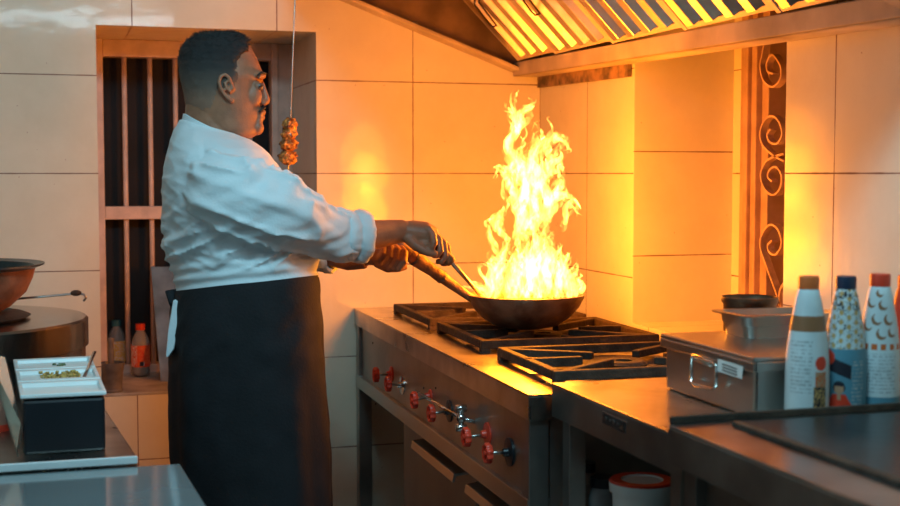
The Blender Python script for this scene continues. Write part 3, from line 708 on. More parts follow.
for i, (v0, v1) in enumerate(((0.0, .32), (.345, .655), (.68, 1.0))):
    b = MB(); e = .045
    o_ = [bil(0, v0, zt), bil(1, v0, zt), bil(1, v1, zt), bil(0, v1, zt)]; i_ = [bil(e, v0+.04, zt), bil(1-e, v0+.04, zt), bil(1-e, v1-.04, zt), bil(e, v1-.04, zt)]
    lo = [bil(e*1.6, v0+.06, zt-.022), bil(1-e*1.6, v0+.06, zt-.022), bil(1-e*1.6, v1-.06, zt-.022), bil(e*1.6, v1-.06, zt-.022)]
    ob = [q-V((0, 0, .008)) for q in o_]
    b.rings([ob, o_, i_, lo]); tr_ = b.build('white_tray', M_white, cb, bevel=.002)
M_gst = M_fill[1]
b = MB()
rq = random.Random(3)
for k in range(150):
    q = bil(rq.uniform(.3, .78), rq.uniform(.42, .58), zt-.012+rq.uniform(0, .012)); b.ball(q, rq.uniform(.003, .005), 3)
tag(b.build('golden_crumbs', M_gst, None, smooth=True), 'golden crumbs heaped in the middle white tray', 'food', None, 'stuff')
b = MB()
for k in range(14):
    q = bil(rq.uniform(.5, .62), rq.uniform(.8, .9), zt-.014+rq.uniform(0, .008)); b.ball(q, rq.uniform(.004, .006), 4)
tag(b.build('green_chillies', M_fill[0], None, smooth=True), 'little heap of chopped green herbs in the rear white tray', 'food', None, 'stuff')
b = MB(); q0 = bil(.78, .36, zt-.008); q1 = bil(1.0, .72, zt+.028)
sp = q1-q0; b.tube([q0, q0.lerp(q1, .5), q1], [.0045, .003, .0045], 10, flat=.4); b.ball(q0, .012, 8, (1, 1.4, .4))
tag(b.build('spoon', M_chrome, None, smooth=True), 'steel spoon resting in the white condiment trays', 'spoon')
# squeeze bottle with red foot at the picture edge
q = hit(-2, 430, 2, ZL)
t = thing('squeeze_bottle', 'pinkish plastic bottle with red base at left picture edge', 'bottle', (q.x, q.y, ZL))
b = MB(); b.lathe([(0, .012), (.024, .012), (.026, .03), (.026, .10), (.016, .125), (.012, .14), (0, .14)], q, 32); b.build('bottle_body', mat('pink_plastic', (.50, .24, .17), .35, 0, .1), t, smooth=True, angle=40)
b = MB(); b.lathe([(0, 0), (.026, 0), (.026, .014), (0, .014)], q, 32); b.build('bottle_cap', M_red, t, smooth=True, angle=40)
# clear plastic lid leaning on the box
b = MB(); q = [hit(-14, 352, 1, 2.86), hit(6, 357, 1, 2.86), hit(23, 428, 1, 2.56), hit(18, 436, 1, 2.56)]
q[2].z = max(q[2].z, ZL+.002); q[3].z = ZL+.001
b.prism(q, (-.002, .0, .001)); tag(b.build('plastic_sheet', mat('tinted_clear_plastic', (.70, .62, .58), .12, 0, 0, trans=.97, ior=1.1), None, bevel=.0005), 'clear plastic lid leaning against the black condiment box', 'lid')

# ------------------------------------------------------------------ tandoor drum and what stands on it
TC = V((-.298, 3.64, 0)); TR = .392; TZt = hit(88, 315, 1, 3.64).z
td = thing('tandoor_oven', 'large round stainless steel tandoor drum beside the window', 'oven', TC)
M_drum = mat('drum_steel', (.48, .45, .42), .24, 1, .15, 6, .15, 14, .06)
b = MB(); b.lathe([(0, 0), (TR-.008, 0), (TR-.008, TZt-.07), (0, TZt-.07)], TC, 96); b.build('drum', M_drum, td, smooth=True, angle=30)
b = MB(); b.lathe([(TR-.008, TZt-.078), (TR, TZt-.074), (TR, TZt-.006), (TR-.006, TZt), (.16, TZt+.004), (0, TZt+.004)], TC, 96); b.build('lid', M_drum, td, smooth=True, angle=30)
b = MB(); b.lathe([(0, .004), (.20, .004), (.215, .012), (.20, .018), (0, .018)], TC+V((.03, -.05, TZt)), 64); b.build('hatch_cover', M_iron, td, smooth=True, angle=30)
# basin
bc = TC+V((.03, -.05, TZt+.018))
b = MB(); R1 = .25
b.lathe([(0, 0), (.13, 0), (.165, .018), (.205, .055), (.222, .092), (.229, .118), (.252, .127), (.252, .131), (.226, .125), (.217, .092), (.2, .058), (.16, .024), (.12, .006), (0, .006)], bc, 80,
        mif=lambda i, k: 0 if i < 5 else 1)
tag(b.build('wok_basin', [mat('clay_brown_enamel', (.34, .15, .085), .45, .2, .3, 20, .15, 50), mat('dark_enamel', (.05, .065, .07), .3, .3, .3, 10)], None, smooth=True, angle=50), 'wide brown basin with dark rim standing on the tandoor', 'basin')
# hooked skewer
hk = MB(); a = hit(12, 298, 2, TZt+.03); 
z_ = TZt+.045
pts = [hit(14, 299, 1, 3.78), hit(50, 296, 1, 3.80), hit(78, 293.5, 1, 3.82), hit(84, 294.5, 1, 3.82), hit(86, 298, 1, 3.82), hit(83.5, 301, 1, 3.82)]
hk.tube(pts, .0032, 8); ho = thing('hooked_skewer', 'long steel skewer with bent hook end lying behind the brown basin', 'skewer', pts[1])
hk.build('rod', M_steel_d, ho, smooth=True)
MB().ball(hit(76, 293, 1, 3.81), .011, 8, (1.4, .6, .8)).build('rod_collar', M_iron, ho, smooth=True)

# ------------------------------------------------------------------ things on the window sill
zs = wz0+.008
def water_bottle(x, yb, capm, label, liq, labm, rows):
    q = hit(x, yb, 2, zs); t = thing('plastic_bottle', label, 'bottle', q)
    s_ = 1.0
    prof = [(.0, .003), (.018, .0), (.029, .006), (.0305, .02), (.029, .026), (.0305, .032), (.0305, .108), (.029, .115), (.024, .132), (.0145, .150), (.0125, .156), (.0125, .170), (0, .170)]
    b = MB(); b.lathe(prof, q, 40); b.build('bottle_body', M_clear, t, smooth=True, angle=60)
    b = MB(); b.lathe([(0, .005), (.017, .003), (.027, .008), (.0285, .03), (.0285, liq), (0, liq)], q, 32); b.build('drink', labm[1], t, smooth=True, angle=60)
    va = math.atan2((CP-q).y, (CP-q).x); N = 90; K = 40
    rs = [[q+V((.0315*cos(2*pi*k/N), .0315*sin(2*pi*k/N), .034+.072*i/K)) for k in range(N)] for i in range(K+1)]
    def mif(i, k):
        a = ((2*pi*(k+.5)/N)-va+pi) % (2*pi)-pi; return rows(a*.0315, .034+.072*(i+.5)/K)
    b = MB(); b.rings(rs, False, mif=mif); b.build('wrap_label', labm[0], t, smooth=True)
    b = MB(); b.lathe([(0, .156), (.0155, .156), (.0155, .176), (0, .177)], q, 32, mod=lambda a: 1+.015*cos(24*a)); b.build('bottle_cap', capm, t, smooth=True, angle=40)
M_pl = mat('print_pale', (.72, .55, .5), .5); M_drk = mat('cola_dregs', (.16, .07, .05), .2); M_wat = mat('murky_water', (.40, .30, .25), .15)
def rowsr(u, z):
    if u < -.012: return 1 if (h2(int(u*600), int(z*500)) > .55) else 0
    if -.004 < u < .012 and .037 < z < .052: return 3 if h2(int(u*1300), 1) > .5 else 1
    if z < .044 and u > .012: return 0
    return 2 if h2(int(u*700), int(z*500)) > .5 else 0
water_bottle(141, 376, M_red, 'clear plastic bottle with red cap and red label on the window sill', .034, ([M_red, M_pl, mat('label_orange', (.75, .16, .05), .5), M_bk], M_drk), rowsr)
def rowsy(u, z): return 1 if h2(int(u*300), int(z*300)) > .7 else 0
M_teal = mat('teal_plastic', (.02, .13, .17), .35)
water_bottle(117, 371, M_teal, 'clear plastic bottle with teal cap and yellow label on the window sill', .09, ([mat('label_yellow', (.75, .42, .10), .5), M_pl], M_wat), rowsy)
q = hit(107.5, 388, 2, zs)
t = thing('spice_jar', 'squat glass jar with orange lid behind the steel mortar', 'jar', q)
b = MB(); b.lathe([(0, 0), (.026, 0), (.028, .01), (.028, .060), (0, .060)], q, 36); b.build('jar_body', mat('dim_glass_jar', (.30, .20, .15), .15, 0, .2), t, smooth=True, angle=50)
b = MB(); b.lathe([(0, .060), (.031, .060), (.031, .082), (0, .083)], q, 36); b.build('lid', mat('amber_lid', (.85, .32, .03), .4), t, smooth=True, angle=50)
q = hit(113, 394, 2, zs); q.y = max(q.y, 4.145); q.z = zs
M_mort = mat('dark_worn_steel', (.20, .18, .17), .42, .35, .3, 20)
t = thing('mortar', 'steel mortar with pestle on the sill edge', 'mortar', q)
b = MB(); b.lathe([(0, 0), (.032, 0), (.034, .006), (.030, .010), (.034, .06), (.0385, .085), (.0385, .092), (.034, .092), (.030, .06), (.026, .012), (0, .01)], q, 44); b.build('cup', M_mort, t, smooth=True, angle=40)
tag(MB().lathe([(0, .012), (.012, .012), (.010, .05), (.0085, .150), (.011, .160), (.0095, .168), (0, .170)], q+V((-.002, 0, 0)), 24).build('pestle', M_mort, None, smooth=True, angle=40), 'steel pestle standing upright in the mortar', 'pestle')
# steel sheet leaning behind the cook
b = MB(); q = [V((.335, 4.30, zs)), V((.46, 4.30, zs)), V((.452, 4.49, 1.035)), V((.322, 4.49, 1.035))]
b.prism(q, (0, .004, .002)); so = b.build('steel_tray', mat('tarnished_steel', (.26, .26, .27), .35, .95, .3, 12), None, bevel=.001); tag(so, 'flat steel tray leaning in the window behind the cook', 'tray')

# ------------------------------------------------------------------ hanging skewer of meat
W_s = 3.62
sk = thing('meat_skewer', 'thin steel skewer of grilled meat chunks hanging near the window', 'skewer', P(289, 190, W_s))
top = P(295.2, -5, W_s); d = (P(290.5, 118, W_s)-top)
tz = top+ (top-P(290.5, 118, W_s))*((ZC-top.z)/(top-P(290.5, 118, W_s)).z)
MB().tube([tz, top, P(290.5, 118, W_s), P(288.5, 160, W_s), P(287, 196, W_s)], .0022, 8).build('rod', M_steel, sk, smooth=True)
for i, (x, y, rx, ry) in enumerate(((289.8, 125, 7.2, 7), (289, 134, 8.3, 6), (288.6, 144.5, 8.8, 6.5), (287.6, 156, 9, 5.5), (288.5, 160, 8, 5), (288, 184, 7, 6))):
    b = MB(); b.ball(P(x, y, W_s), 1/360, 14, (rx, rx*.9, ry), .38, i*2.7+1); b.build('meat_chunk', M_meat, sk, smooth=True)

# ------------------------------------------------------------------ the cook
W0 = 3.12; S0 = FP/W0
def BP(x, y, d=0.0): return P(x, y, W0+d)
mn = thing('person', 'cook in white shirt and long black apron stirring the flaming pan', 'person', V((BP(250, 300).x, BP(250, 300).y, 0)))
def ringp(x0, x1, y, hd, n=48, tilt=0, ff=0.0, dc=0.0, ex=2.0, back=0.0):
    """flat ring seen edge-on: back at pixel x0, front at x1, height y; hd = half depth in metres"""
    cx, a = (x0+x1)/2, (x1-x0)/2; o = []
    for k in range(n):
        t = 2*pi*k/n; c, s = cos(t), sin(t)
        cc = math.copysign(abs(c)**(2/ex), c); ss = math.copysign(abs(s)**(2/ex), s)
        wf = 1-ff*max(0, c)**1.5-back*max(0, -c)**1.5
        o.append(BP(cx+a*cc, y+tilt*cc, dc+hd*ss*wf))
    return o
# head profile rows (crop coordinates of a 4.217x enlargement at 170,25)
HC = lambda X, Y: (170+X/4.217, 25+Y/4.217)
head = [  # Y, back, front, halfdepth m, front narrowing
 (52, 150, 262, .022, 0), (60, 112, 300, .043, 0), (75, 84, 325, .058, .03), (95, 62, 341, .066, .08), (120, 48, 356, .071, .14), (150, 42, 371, .0745, .2),
 (180, 40, 383, .076, .25), (205, 42, 393, .076, .28), (222, 45, 393, .0755, .30), (245, 50, 383, .0745, .32), (270, 56, 383, .0735, .34), (300, 62, 385, .072, .36), (330, 66, 385, .070, .38),
 (355, 70, 384, .067, .40), (380, 76, 386, .065, .42), (400, 85, 383, .063, .44), (425, 105, 382, .060, .45), (445, 150, 380, .055, .42), (462, 205, 368, .046, .38), (476, 240, 345, .034, .3)]
bd = MB()
rs = []
for (Y, b0, f0, hd_, nf) in cr(head, 3):
    x0, y = HC(b0, Y); x1, _ = HC(f0, Y); rs.append(ringp(x0, x1, y, hd_, 40, 0, nf, 0, 2.15, .12))
bd.rings(rs)
# neck
rs = []
for (X0, Y0, X1, Y1, hd_) in ((66, 300, 300, 380, .055), (64, 345, 285, 440, .058), (62, 390, 290, 490, .060), (50, 440, 290, 530, .064), (30, 500, 300, 590, .09)):
    a, ya = HC(X0, Y0); b_, yb = HC(X1, Y1)
    cx, cy = (a+b_)/2, (ya+yb)/2; rs.append([BP(cx+(b_-a)/2*cos(2*pi*k/32), cy+(yb-ya)/2*cos(2*pi*k/32), hd_*sin(2*pi*k/32)) for k in range(32)])
bd.rings(rs)
def hp(X, Y, d): x, y = HC(X, Y); return BP(x, y, d)
# nose: bridge to tip, with wings
bd.tube([hp(386, 236, 0), hp(393, 262, 0), hp(400, 290, 0), hp(406, 312, 0), hp(405, 324, 0), hp(392, 336, 0)], [.006, .0075, .0095, .0115, .011, .006], 16, flat=.8)
for s_ in (-1, 1): bd.ball(hp(396, 328, s_*.011), .0085, 10, (1, 1, .8))
bd.ball(hp(404, 316, 0), .0105, 10)
# brow ridge, cheekbones, lips, chin
for s_ in (-1, 1):
    bd.tube([hp(391, 214, s_*.006), hp(388, 212, s_*.025), hp(372, 216, s_*.045)], [.0085, .0095, .006], 12)
    bd.ball(hp(346, 300, s_*.029), .018, 12, (1.3, .8, 1.5))
    bd.ball(hp(368, 258, s_*.028), .0120, 12)               # eyeball under the lid
bd.tube([hp(378, 372, -.020), hp(390, 368, -.008), hp(393, 368, 0), hp(390, 368, .008), hp(378, 372, .020)], [.004, .0065, .007, .0065, .004], 10)
bd.tube([hp(376, 390, -.018), hp(386, 390, -.007), hp(389, 390, 0), hp(386, 390, .007), hp(376, 390, .018)], [.004, .0065, .0075, .0065, .004], 10)
bd.ball(hp(368, 410, 0), .0150, 12, (.85, 1.4, 1))
bd.ball(hp(366, 434, 0), .0200, 12, (.85, 1.2, .9))
# ears: rim, lobe, inner bowl
for s_ in (-1, 1):
    c_ = lambda X, Y, q=0: hp(X, Y, s_*(.075+q))
    bd.tube([c_(262, 258, -.004), c_(250, 222, .004), c_(232, 208, .008), c_(214, 216, .011), c_(206, 240, .012), c_(214, 268, .010), c_(232, 296, .006), c_(252, 314, .001), c_(268, 322, -.004)], [.003, .0042, .0048, .005, .0048, .0045, .0045, .0052, .004], 10)
    bd.tube([c_(228, 240, .003), c_(240, 262, .002), c_(256, 286, .000)], [.006, .0065, .006], 10, flat=.5)
    bd.tube([c_(246, 234, .004), c_(230, 250, .005), c_(238, 276, .004)], .0028, 8)
    bd.ball(c_(262, 268, -.002), .006, 8)
# torso, hips and legs (under the clothes)
torso = [(136, 190, 236, .055), (142, 186, 246, .08), (152, 180, 258, .13), (168, 171, 276, .19), (190, 170, 288, .19), (220, 172, 296, .175), (250, 178, 305, .165), (280, 184, 306, .16), (310, 186, 306, .165), (345, 188, 304, .175), (375, 196, 298, .17)]
rs = [ringp(a, b_, y, hd_, 40, ex=2.2) for (y, a, b_, hd_) in cr(torso, 2)]
bd.rings(rs)
for s_ in (-1, 1):
    bd.tube([BP(246, 350, s_*.085), BP(248, 430, s_*.09), BP(252, 520, s_*.092), BP(252, 600, s_*.092), BP(250, 690, s_*.095), BP(250, 722, s_*.095)], [.092, .088, .068, .056, .040, .04], 20)
# arms
rp = [BP(213, 178, -.165), BP(245, 197, -.185), BP(284, 215, -.175), BP(330, 231, -.10), BP(368, 236, -.03), BP(390, 232.5, .01), BP(404, 231, .03)]
bd.tube(rp, [.050, .044, .036, .033, .038, .031, .028], 20)
lp = [BP(215, 178, .165), BP(240, 200, .185), BP(275, 228, .20), BP(320, 250, .165), BP(350, 258, .13), BP(366, 258, .12)]
bd.tube(lp, [.050, .044, .036, .034, .032, .027], 20)
# right hand closed on the ladle grip
def chain(pts, r): bd.tube(pts, r, 12)
bd.tube([BP(400, 231, .03), BP(412, 232, .035), BP(424, 234.5, .04), BP(434, 238, .045)], [.029, .036, .040, .032], 18, flat=.80)
bd.ball(BP(424, 246, .02), .022, 12)
for k in range(4):
    kx, ky, kd = 426+4.3*k, 226.5+4.0*k, .012+.018*k
    L_ = (1, 1.08, 1.0, .82)[3-k]
    p0 = BP(kx-4, ky+4, kd+.006); p1 = BP(kx+8*L_, ky+8, kd-.006); p2 = BP(kx+10*L_, ky+21*L_, kd-.018); p3 = BP(kx+2, ky+25*L_, kd-.012)
    chain([p0, BP(kx+3, ky+2.5, kd-.001), p1, p2, BP(kx+7, ky+25*L_, kd-.018), p3], [.010, .0108, .0098, .0088, .0082, .0072])
chain([BP(408, 238, .012), BP(416, 246, .0), BP(427, 252, -.003), BP(437, 254.5, .0)], [.014, .0125, .0105, .0085])
# left hand closed on the pan handle
hx = lambda t: HB.lerp(HA, t)
bd.tube([BP(362, 258, .12), BP(374, 257, .115), BP(386, 256, .12), BP(396, 258, .125)], [.026, .034, .036, .026], 18, flat=.62)
for k in range(4):
    kx, ky, kd = 377+7.0*k, 243.5+2.2*k, .100
    L_ = (.84, 1.0, 1.05, .98)[k]
    chain([BP(kx-3, ky+4, .15), BP(kx+3, ky-1.5, .128), BP(kx+6.5, ky+2.5, .098), BP(kx+6, ky+12*L_, .082), BP(kx+1, ky+19*L_, .088), BP(kx-4, ky+20*L_, .104)], [.0095, .0102, .0098, .0092, .0086, .0072])
chain([BP(376, 262, .10), BP(388, 268, .095), BP(399, 268, .10), BP(406, 266.5, .112)], [.013, .0125, .0105, .0085])
bo = bd.build('body', M_skin, mn, remesh=.0026); bo.modifiers['smooth'].iterations = 4
# eyes, lids, brows, moustache, hair
for s_ in (-1, 1):
    b = MB(); b.ball(hp(376, 260, s_*.029), .0098, 10); b.build('eye', mat('eye_white', (.16, .10, .08), .3), mn, smooth=True)
    b = MB(); b.tube([hp(391, 254, s_*.022), hp(388, 256, s_*.034), hp(376, 260, s_*.044)], [.002, .0026, .0016], 8); b.build('eyelashes', M_hair, mn, smooth=True)
    b = MB(); b.tube([hp(402, 212, s_*.010), hp(400, 204, s_*.026), hp(386, 202, s_*.042), hp(368, 212, s_*.052)], [.003, .0042, .0042, .002], 8, flat=.8); b.build('eyebrow', M_hair, mn, smooth=True)
b = MB()
b.tube([hp(376, 366, -.027), hp(389, 354, -.017), hp(396, 349, -.006), hp(396, 349, .006), hp(389, 354, .017), hp(376, 366, .027)], [.0025, .0045, .0052, .0052, .0045, .0025], 10, flat=.8)
b.build('moustache', M_hair, mn, smooth=True)
mh, nt, bs = newmat('short_hair')
g_ = nt.nodes.new('ShaderNodeNewGeometry'); s3 = nt.nodes.new('ShaderNodeSeparateXYZ'); lk(nt, g_.outputs['Position'], s3.inputs[0])
zt_, zb2 = hp(0, 130, 0).z, hp(0, 330, 0).z
f_ = nt.nodes.new('ShaderNodeMapRange'); lk(nt, s3.outputs[2], f_.inputs[0]); f_.inputs[1].default_value = zb2; f_.inputs[2].default_value = zt_
n_ = nt.nodes.new('ShaderNodeTexNoise'); n_.inputs['Scale'].default_value = 300; n_.inputs['Detail'].default_value = 3
r_ = nt.nodes.new('ShaderNodeValToRGB'); lk(nt, f_.outputs[0], r_.inputs[0]); r_.color_ramp.elements[0].color = (.24, .13, .085, 1); r_.color_ramp.elements[1].color = (.014, .013, .014, 1); e_ = r_.color_ramp.elements.new(.35); e_.color = (.10, .072, .056, 1); e_ = r_.color_ramp.elements.new(.7); e_.color = (.032, .027, .026, 1)
mx_ = nt.nodes.new('ShaderNodeMix'); mx_.data_type = 'RGBA'; mx_.blend_type = 'MULTIPLY'; mx_.inputs[0].default_value = .7; lk(nt, r_.outputs[0], mx_.inputs[6]); lk(nt, n_.outputs['Fac'], mx_.inputs[7])
mm_ = nt.nodes.new('ShaderNodeMix'); mm_.data_type = 'RGBA'; mm_.blend_type = 'ADD'; mm_.inputs[0].default_value = .5; lk(nt, mx_.outputs[2], mm_.inputs[6]); lk(nt, r_.outputs[0], mm_.inputs[7])
lk(nt, mm_.outputs[2], bs.inputs['Base Color']); bs.inputs['Roughness'].default_value = .62
bp_ = nt.nodes.new('ShaderNodeBump'); bp_.inputs['Strength'].default_value = .6; bp_.inputs['Distance'].default_value = .004; lk(nt, n_.outputs['Fac'], bp_.inputs['Height']); lk(nt, bp_.outputs[0], bs.inputs['Normal'])
hr = MB(); rs = []; NH = 120
hrows = [(34, 190, 245, .02, 0)] + [(44, 130, 275, .040, 0)] + head[1:]
strands = []
for (Y, b0, f0, hd_, nf) in cr(hrows, 6):
    if Y > 360: break
    x0, y = HC(b0, Y); x1, _ = HC(f0, Y); r0 = ringp(x0, x1, y, hd_, NH, 0, nf, 0, 2.15, .12)
    cc = sum(r0, V())/NH; o = []
    for k, p in enumerate(r0):
        X = ((p-CP).dot(CR)/(p-CP).dot(CF)*FP+450-170)*4.217
        lw_ = 9*noise.noise(p*90)
        lim = 352 if Y < 60 else (334-(Y-60)*.1 if Y < 110 else (316-(Y-110)*.75 if Y < 150 else (284-(Y-150)*.03 if Y < 262 else (205-(Y-262)*.3))))
        if 205 < Y < 262 and 205 < X < 268: lim = min(lim, 300)
        th = .0115 if Y < 70 else (.0105-.0085*min(1, (Y-70)/120))
        th = max(th, .0022) if Y < 320 else .0022*max(0, (350-Y)/30)
        m_ = max(-1, min(1, (lim+lw_-X)/16))
        dirn = (p-cc); dirn.z = 0; dirn = dirn.normalized()
        nz_ = noise.noise(p*60)*.003*(1 if Y < 170 else .3)+noise.noise(p*170)*.0018*(1 if Y < 170 else .3)
        t_ = (th+nz_)*(m_ if m_ > 0 else 0)-.003*(1 if m_ <= 0 else 0)
        up_ = V((0, 0, .004 if Y < 80 else 0))
        q = p+dirn*t_+(up_ if m_ > 0 else V()); o.append(q)
        if m_ > .3 and Y < 150 and random.random() < .22: strands.append((q, (dirn+V((0, 0, .8 if Y < 80 else .25))+CR*.35).normalized(), .009 if Y < 90 else .006))
    rs.append(o)
hr.rings(rs)
for q, d_, ln in strands:
    d_ = (d_+V((random.gauss(0, .35), random.gauss(0, .35), random.gauss(0, .25)))).normalized(); a_ = d_.cross(V((.3, .5, .8))).normalized()*.0013; b_ = d_.cross(a_).normalized()*.0013
    s0 = q-d_*.002; hr.add([s0+a_, s0-a_*.5+b_, s0-a_*.5-b_, q+d_*ln*random.uniform(.5, 1.1)], [(0, 1, 3), (1, 2, 3), (2, 0, 3), (0, 2, 1)])
hr.build('hair', mh, mn, smooth=True)

# shirt
def fold(p, amp):
    return amp*(noise.noise(V((p.x*7, p.y*7, p.z*11)))*1.0)
def ridged(v): return 1-abs(v)*2
shirt = [(127, 182, 240, .070), (132, 178, 247, .092), (140, 172, 256, .14), (152, 168, 266, .19), (166, 164, 279, .215), (185, 161.5, 292, .222), (205, 162, 300, .212), (230, 165, 306, .200), (250, 169, 311, .192), (268, 173, 316, .188), (282, 175, 317, .186), (300, 177, 316, .184)]
rs = []; NS = 160
rows_ = cr(shirt, 9)
for (y, a, b_, hd_) in rows_:
    r0 = ringp(a, b_, y, hd_, NS, ex=2.25, tilt=8*max(0, min(1, (152-y)/24)))
    cc = sum(r0, V())/NS; o = []
    for k, p in enumerate(r0):
        th = 2*pi*k/NS; x = (a+b_)/2+(b_-a)/2*cos(th)
        d_ = (p-cc); d_.z = 0; d_ = d_.normalized()
        near = max(0, -sin(th))
        # diagonal pull folds running from the small of the back up to the armpit
        u_ = (x-170)*.45+(y-262)
        wgt = exp(-((y-250)/34)**2)
        n1 = noise.noise(V((x*.018, u_*.085, .3*th)))
        n2 = noise.noise(V((x*.03+9, (y-.25*x)*.10, th)))
        q = wgt*(.020*ridged(n1)**3-.004)+.007*ridged(n2)**2*(.4+.6*wgt)+.004*noise.noise(p*9)+.003*noise.noise(p*24)
        if y > 262: q = q*max(.15, 1-(y-262)/16)+.003*sin(y*.55+x*.06)+.002
        # shoulder seam line
        q -= .004*exp(-((x-206-(y-185)*.02)/1.8)**2)*near if 140 < y < 235 else 0
        o.append(p+d_*q)
    rs.append(o)
sh = MB(); sh.rings(rs)
class _S: pass

def sleeve(path, radii, flat, seed, name='sleeve', nn=72, m_=10, sgn_=1):
    rows = [tuple(p)+(r,) for p, r in zip(path, radii)]; rows = cr(rows, m_)
    pts = [V(r[:3]) for r in rows]; rs = []; prev = None; N_ = len(pts)
    for i, p in enumerate(pts):
        t = (pts[min(i+1, N_-1)]-pts[max(i-1, 0)]).normalized(); a = V((0, 0, 1)); a = (a-t*a.dot(t)).normalized(); b_ = t.cross(a); r = rows[i][3]
        L_ = i/(N_-1); ring = []
        for k in range(nn):
            th = 2*pi*k/nn; e = a*cos(th)+b_*sin(th)*flat
            q = .016*(ridged(noise.noise(V((L_*2.6+cos(th)*.5, cos(th)*2.2+L_*2, sin(th)*2.2+seed))))**3-.3)+.008*noise.noise(V((L_*4+cos(th)*.8, L_*14-cos(th)*3.0, seed+5)))
            if .34 < L_ < .62: q += .004*sin(L_*70+th*1.5)*max(0, cos(th*.5))**2
            q *= 1-.6*max(0, (L_-.75)/.25)
            ring.append(p+e*(r+q))
        rs.append(ring)
    sh.rings(rs)
sp = [BP(203, 176, -.110), BP(215, 186, -.155), BP(232, 195, -.185), BP(258, 205, -.190), BP(285, 213, -.175), BP(312, 226, -.13), BP(335, 234.5, -.085), BP(350, 237, -.055)]
sleeve(sp, [.062, .083, .094, .094, .086, .066, .060, .060], .86, 3.3)
sp2 = [BP(205, 178, .110), BP(217, 188, .155), BP(235, 200, .185), BP(258, 214, .200), BP(280, 230, .20), BP(305, 243, .18), BP(325, 250, .155)]
sleeve(sp2, [.060, .080, .088, .082, .07, .056, .052], .86, 8.1)
so = sh.build('shirt', M_shirt, mn, remesh=.0034)
so.modifiers['smooth'].iterations = 5
def cuff(c0, c1, r0, r1, seed):
    rows = []; t = (c1-c0).normalized(); a = (V((0, 0, 1))-t*t.z).normalized(); b_ = t.cross(a); rs = []
    M_ = 16
    prof = [(0, .93), (.05, 1.06), (.25, 1.10), (.42, 1.05), (.48, .99), (.54, 1.07), (.78, 1.12), (.95, 1.08), (1.0, .98), (.96, .86), (.7, .84)]
    for (u, k_) in prof:
        p = c0.lerp(c1, u); r = (r0+(r1-r0)*u)*k_; ring = []
        for k in range(72):
            th = 2*pi*k/72; q = .0045*noise.noise(V((u*3, cos(th)*3+seed, sin(th)*3)))+.0035*noise.noise(V((u*5+3, cos(th)*7, sin(th)*7+seed)))
            ring.append(p+(a*cos(th)+b_*sin(th)*.9)*(r+q)+t*.004*noise.noise(V((cos(th)*2, sin(th)*2, u+seed))))
        rs.append(ring)
    b = MB(); b.rings(rs, cap=False); return b.build('cuff', M_shirt, so, smooth=True)
cuff(BP(340, 235.5, -.072), BP(366, 237, -.034), .056, .058, 1.2)
cuff(BP(320, 249.5, .162), BP(336, 254, .142), .050, .048, 5.2)
# stand collar
rs = []
for (t_, off) in ((0, .0), (.5, .001), (1, .002), (1, -.004), (.5, -.005), (0, -.006)):
    X0, Y0, X1, Y1 = 46, 432-t_*46, 312+t_*-14, 522-t_*34
    a, ya = HC(X0+t_*12, Y0); b_, yb = HC(X1, Y1); ya -= 3; yb -= 3; cx, cy = (a+b_)/2, (ya+yb)/2
    rs.append([BP(cx+((b_-a)/2+off*400)*cos(2*pi*k/64), cy+(yb-ya)/2*cos(2*pi*k/64)+2.0*sin(2*pi*k/64)**2, (.086-.012*t_+off)*sin(2*pi*k/64)) for k in range(64)])
b = MB(); b.rings(rs, cap=False, closed=True); b.build('collar', M_shirt, so, smooth=True, angle=60)
# shirt tail hanging below the waistband at the back
b = MB(); tl = [(173, 300), (181, 302), (178, 330), (173, 350), (167.5, 358), (165.5, 356.5), (168, 330)]
b.prism([BP(x, y, -.10) for x, y in tl], FH*.03); b.build('shirt_tail', M_shirt, so, bevel=.003)
# apron: wrapped skirt with waistband and knot
apr = [(283, 174, 317.5, .194), (292, 172.5, 319, .197), (310, 171, 320, .200), (340, 171, 321, .203), (380, 171, 323.5, .205), (430, 171.5, 327, .208), (480, 173, 330, .21), (540, 175, 333, .215), (600, 176, 336, .22), (622, 176, 337, .22)]
rs = []
for (y, a, b_, hd_) in cr(apr, 7):
    r0 = ringp(a, b_, y, hd_, NS, ex=2.3); cc = sum(r0, V())/NS; o = []
    top_w = max(0, min(1, (300-y)/17))
    for k, p in enumerate(r0):
        th = 2*pi*k/NS; d_ = (p-cc); d_.z = 0; d_ = d_.normalized()
        dd = (y-290)/330
        q = .005+.010*noise.noise(V((cos(th)*2.2, sin(th)*2.2, y*.006)))*min(1, dd*3+.1)+.004*sin(th*9+y*.01)*max(0, dd)+.003*noise.noise(V((cos(th)*4, y*.05, sin(th)*4)))*min(1, abs(dd)*4)
        q += .006*ridged(noise.noise(V((th*2, (y+40*cos(th))*.03, 3))))*exp(-((y-335)/40)**2)-.003
        zt2 = V((0, 0, (8*cos(th)**1 if True else 0)/S0*top_w*1.0+ (8/S0)*max(0, 1-dd*3)*cos(th)*(1-top_w)))
        o.append(p+d_*q+zt2)
    rs.append(o)
b = MB(); b.rings(rs); ao = b.build('apron', M_apron, mn, smooth=True)
b = MB(); b.tube([BP(178, 290, -.03), BP(170, 292, -.05), BP(172, 302, -.06), BP(179, 300, -.05)], [.008, .013, .010, .006], 10, flat=.5); b.tube([BP(173, 294, -.05), BP(171.5, 304, -.06), BP(174.5, 312, -.05)], [.007, .006, .003], 8, flat=.4)
b.build('apron_knot', M_apron, ao, smooth=True)
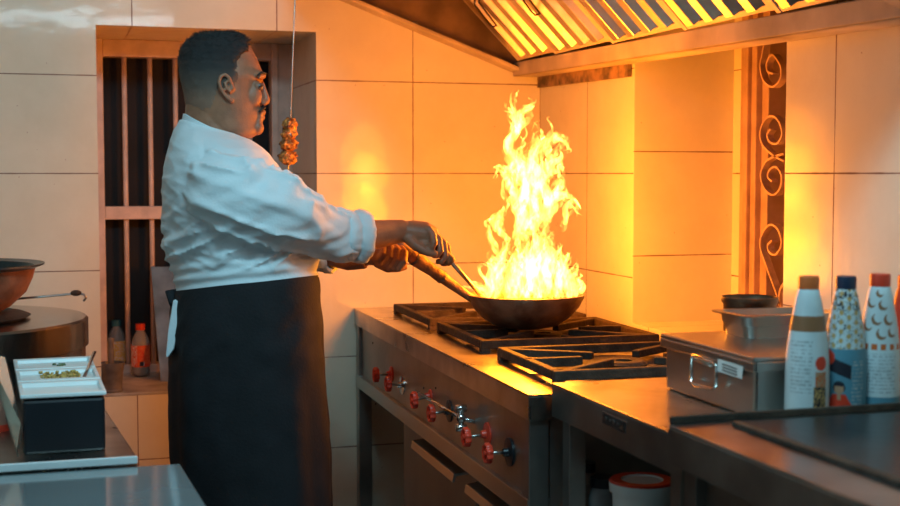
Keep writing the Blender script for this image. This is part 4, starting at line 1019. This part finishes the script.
for s_ in (-1, 1):
    b = MB(); b.tube([BP(248, 470, s_*.09), BP(252, 600, s_*.095), BP(250, 700, s_*.1), BP(251, 722, s_*.1)], [.098, .082, .07, .07], 24); b.build('trouser_leg', M_trous, mn, smooth=True)
    c_ = BP(262, 725, s_*.1); c_.z = 0
    b = MB(); rs = []
    for (u, hw, h_) in ((-.10, .03, .05), (-.085, .036, .085), (-.03, .038, .095), (.04, .044, .07), (.11, .048, .05), (.16, .038, .035), (.175, .015, .02)):
        rs.append([c_+CR*u+FH*hw*cos(2*pi*k/24)+V((0, 0, h_/2+h_/2*sin(2*pi*k/24))) for k in range(24)])
    b.rings(rs); b.build('shoe', M_black, mn, smooth=True)

# ladle held by the cook
l0 = BP(427, 238, .028); l1 = BP(452, 262.5, .045); l2 = P(485, 300, WP-.03)
ld = thing('ladle', 'steel ladle with wooden grip held over the flaming pan', 'ladle', l2)
b = MB(); b.tube([l0, l0.lerp(l1, .5), l1.lerp(l0, .1), l1], [.011, .0135, .0145, .0125], 16); b.build('grip', M_wood, ld, smooth=True)
b = MB(); b.tube([l1.lerp(l0, .05), l1.lerp(l2, .5), l2], [.0055, .0055, .0065], 12); b.build('shaft', M_steel, ld, smooth=True)
b = MB(); b.lathe([(0, 0), (.02, .002), (.034, .010), (.038, .018), (.035, .018), (.030, .011), (.018, .005), (0, .003)], l2+V((.015, 0, -.022)), 28); b.build('scoop', M_steel, ld, smooth=True)


# ------------------------------------------------------------------ lights
def area(name, loc, target, sx, sy, power, col):
    l = bpy.data.lights.new(name, 'AREA'); l.shape = 'RECTANGLE'; l.size = sx; l.size_y = sy; l.energy = power; l.color = col
    o = bpy.data.objects.new(name, l); COL.objects.link(o); o.location = V(loc)
    o.rotation_euler = (V(target)-V(loc)).to_track_quat('-Z', 'Y').to_euler(); o['kind'] = 'helper'; return o
area('tube_lamp', (.16, 1.4, 2.13), (.1, 4.1, 1.8), .9, .022, 2.6, (.6, .88, 1))
area('ceiling_lamp', (.50, 1.35, 2.68), (.35, 3.1, .9), .8, .35, 38, (.42, .84, 1))
area('cool_room_light', (-1.3, 1.0, 2.0), (.2, 3.0, 1.0), 1.0, .8, 2.5, (.42, .80, 1))
w = bpy.data.worlds.new('world'); SC.world = w; w.use_nodes = True
w.node_tree.nodes['Background'].inputs[0].default_value = (.42, .75, .9, 1); w.node_tree.nodes['Background'].inputs[1].default_value = .02
SC.view_settings.view_transform = 'Standard'; SC.view_settings.look = 'None'; SC.view_settings.exposure = 0; SC.view_settings.gamma = 1
SC.view_settings.use_curve_mapping = False
SC.cycles.transparent_max_bounces = 96; SC.cycles.max_bounces = 8
SC.cycles.sample_clamp_indirect = 4
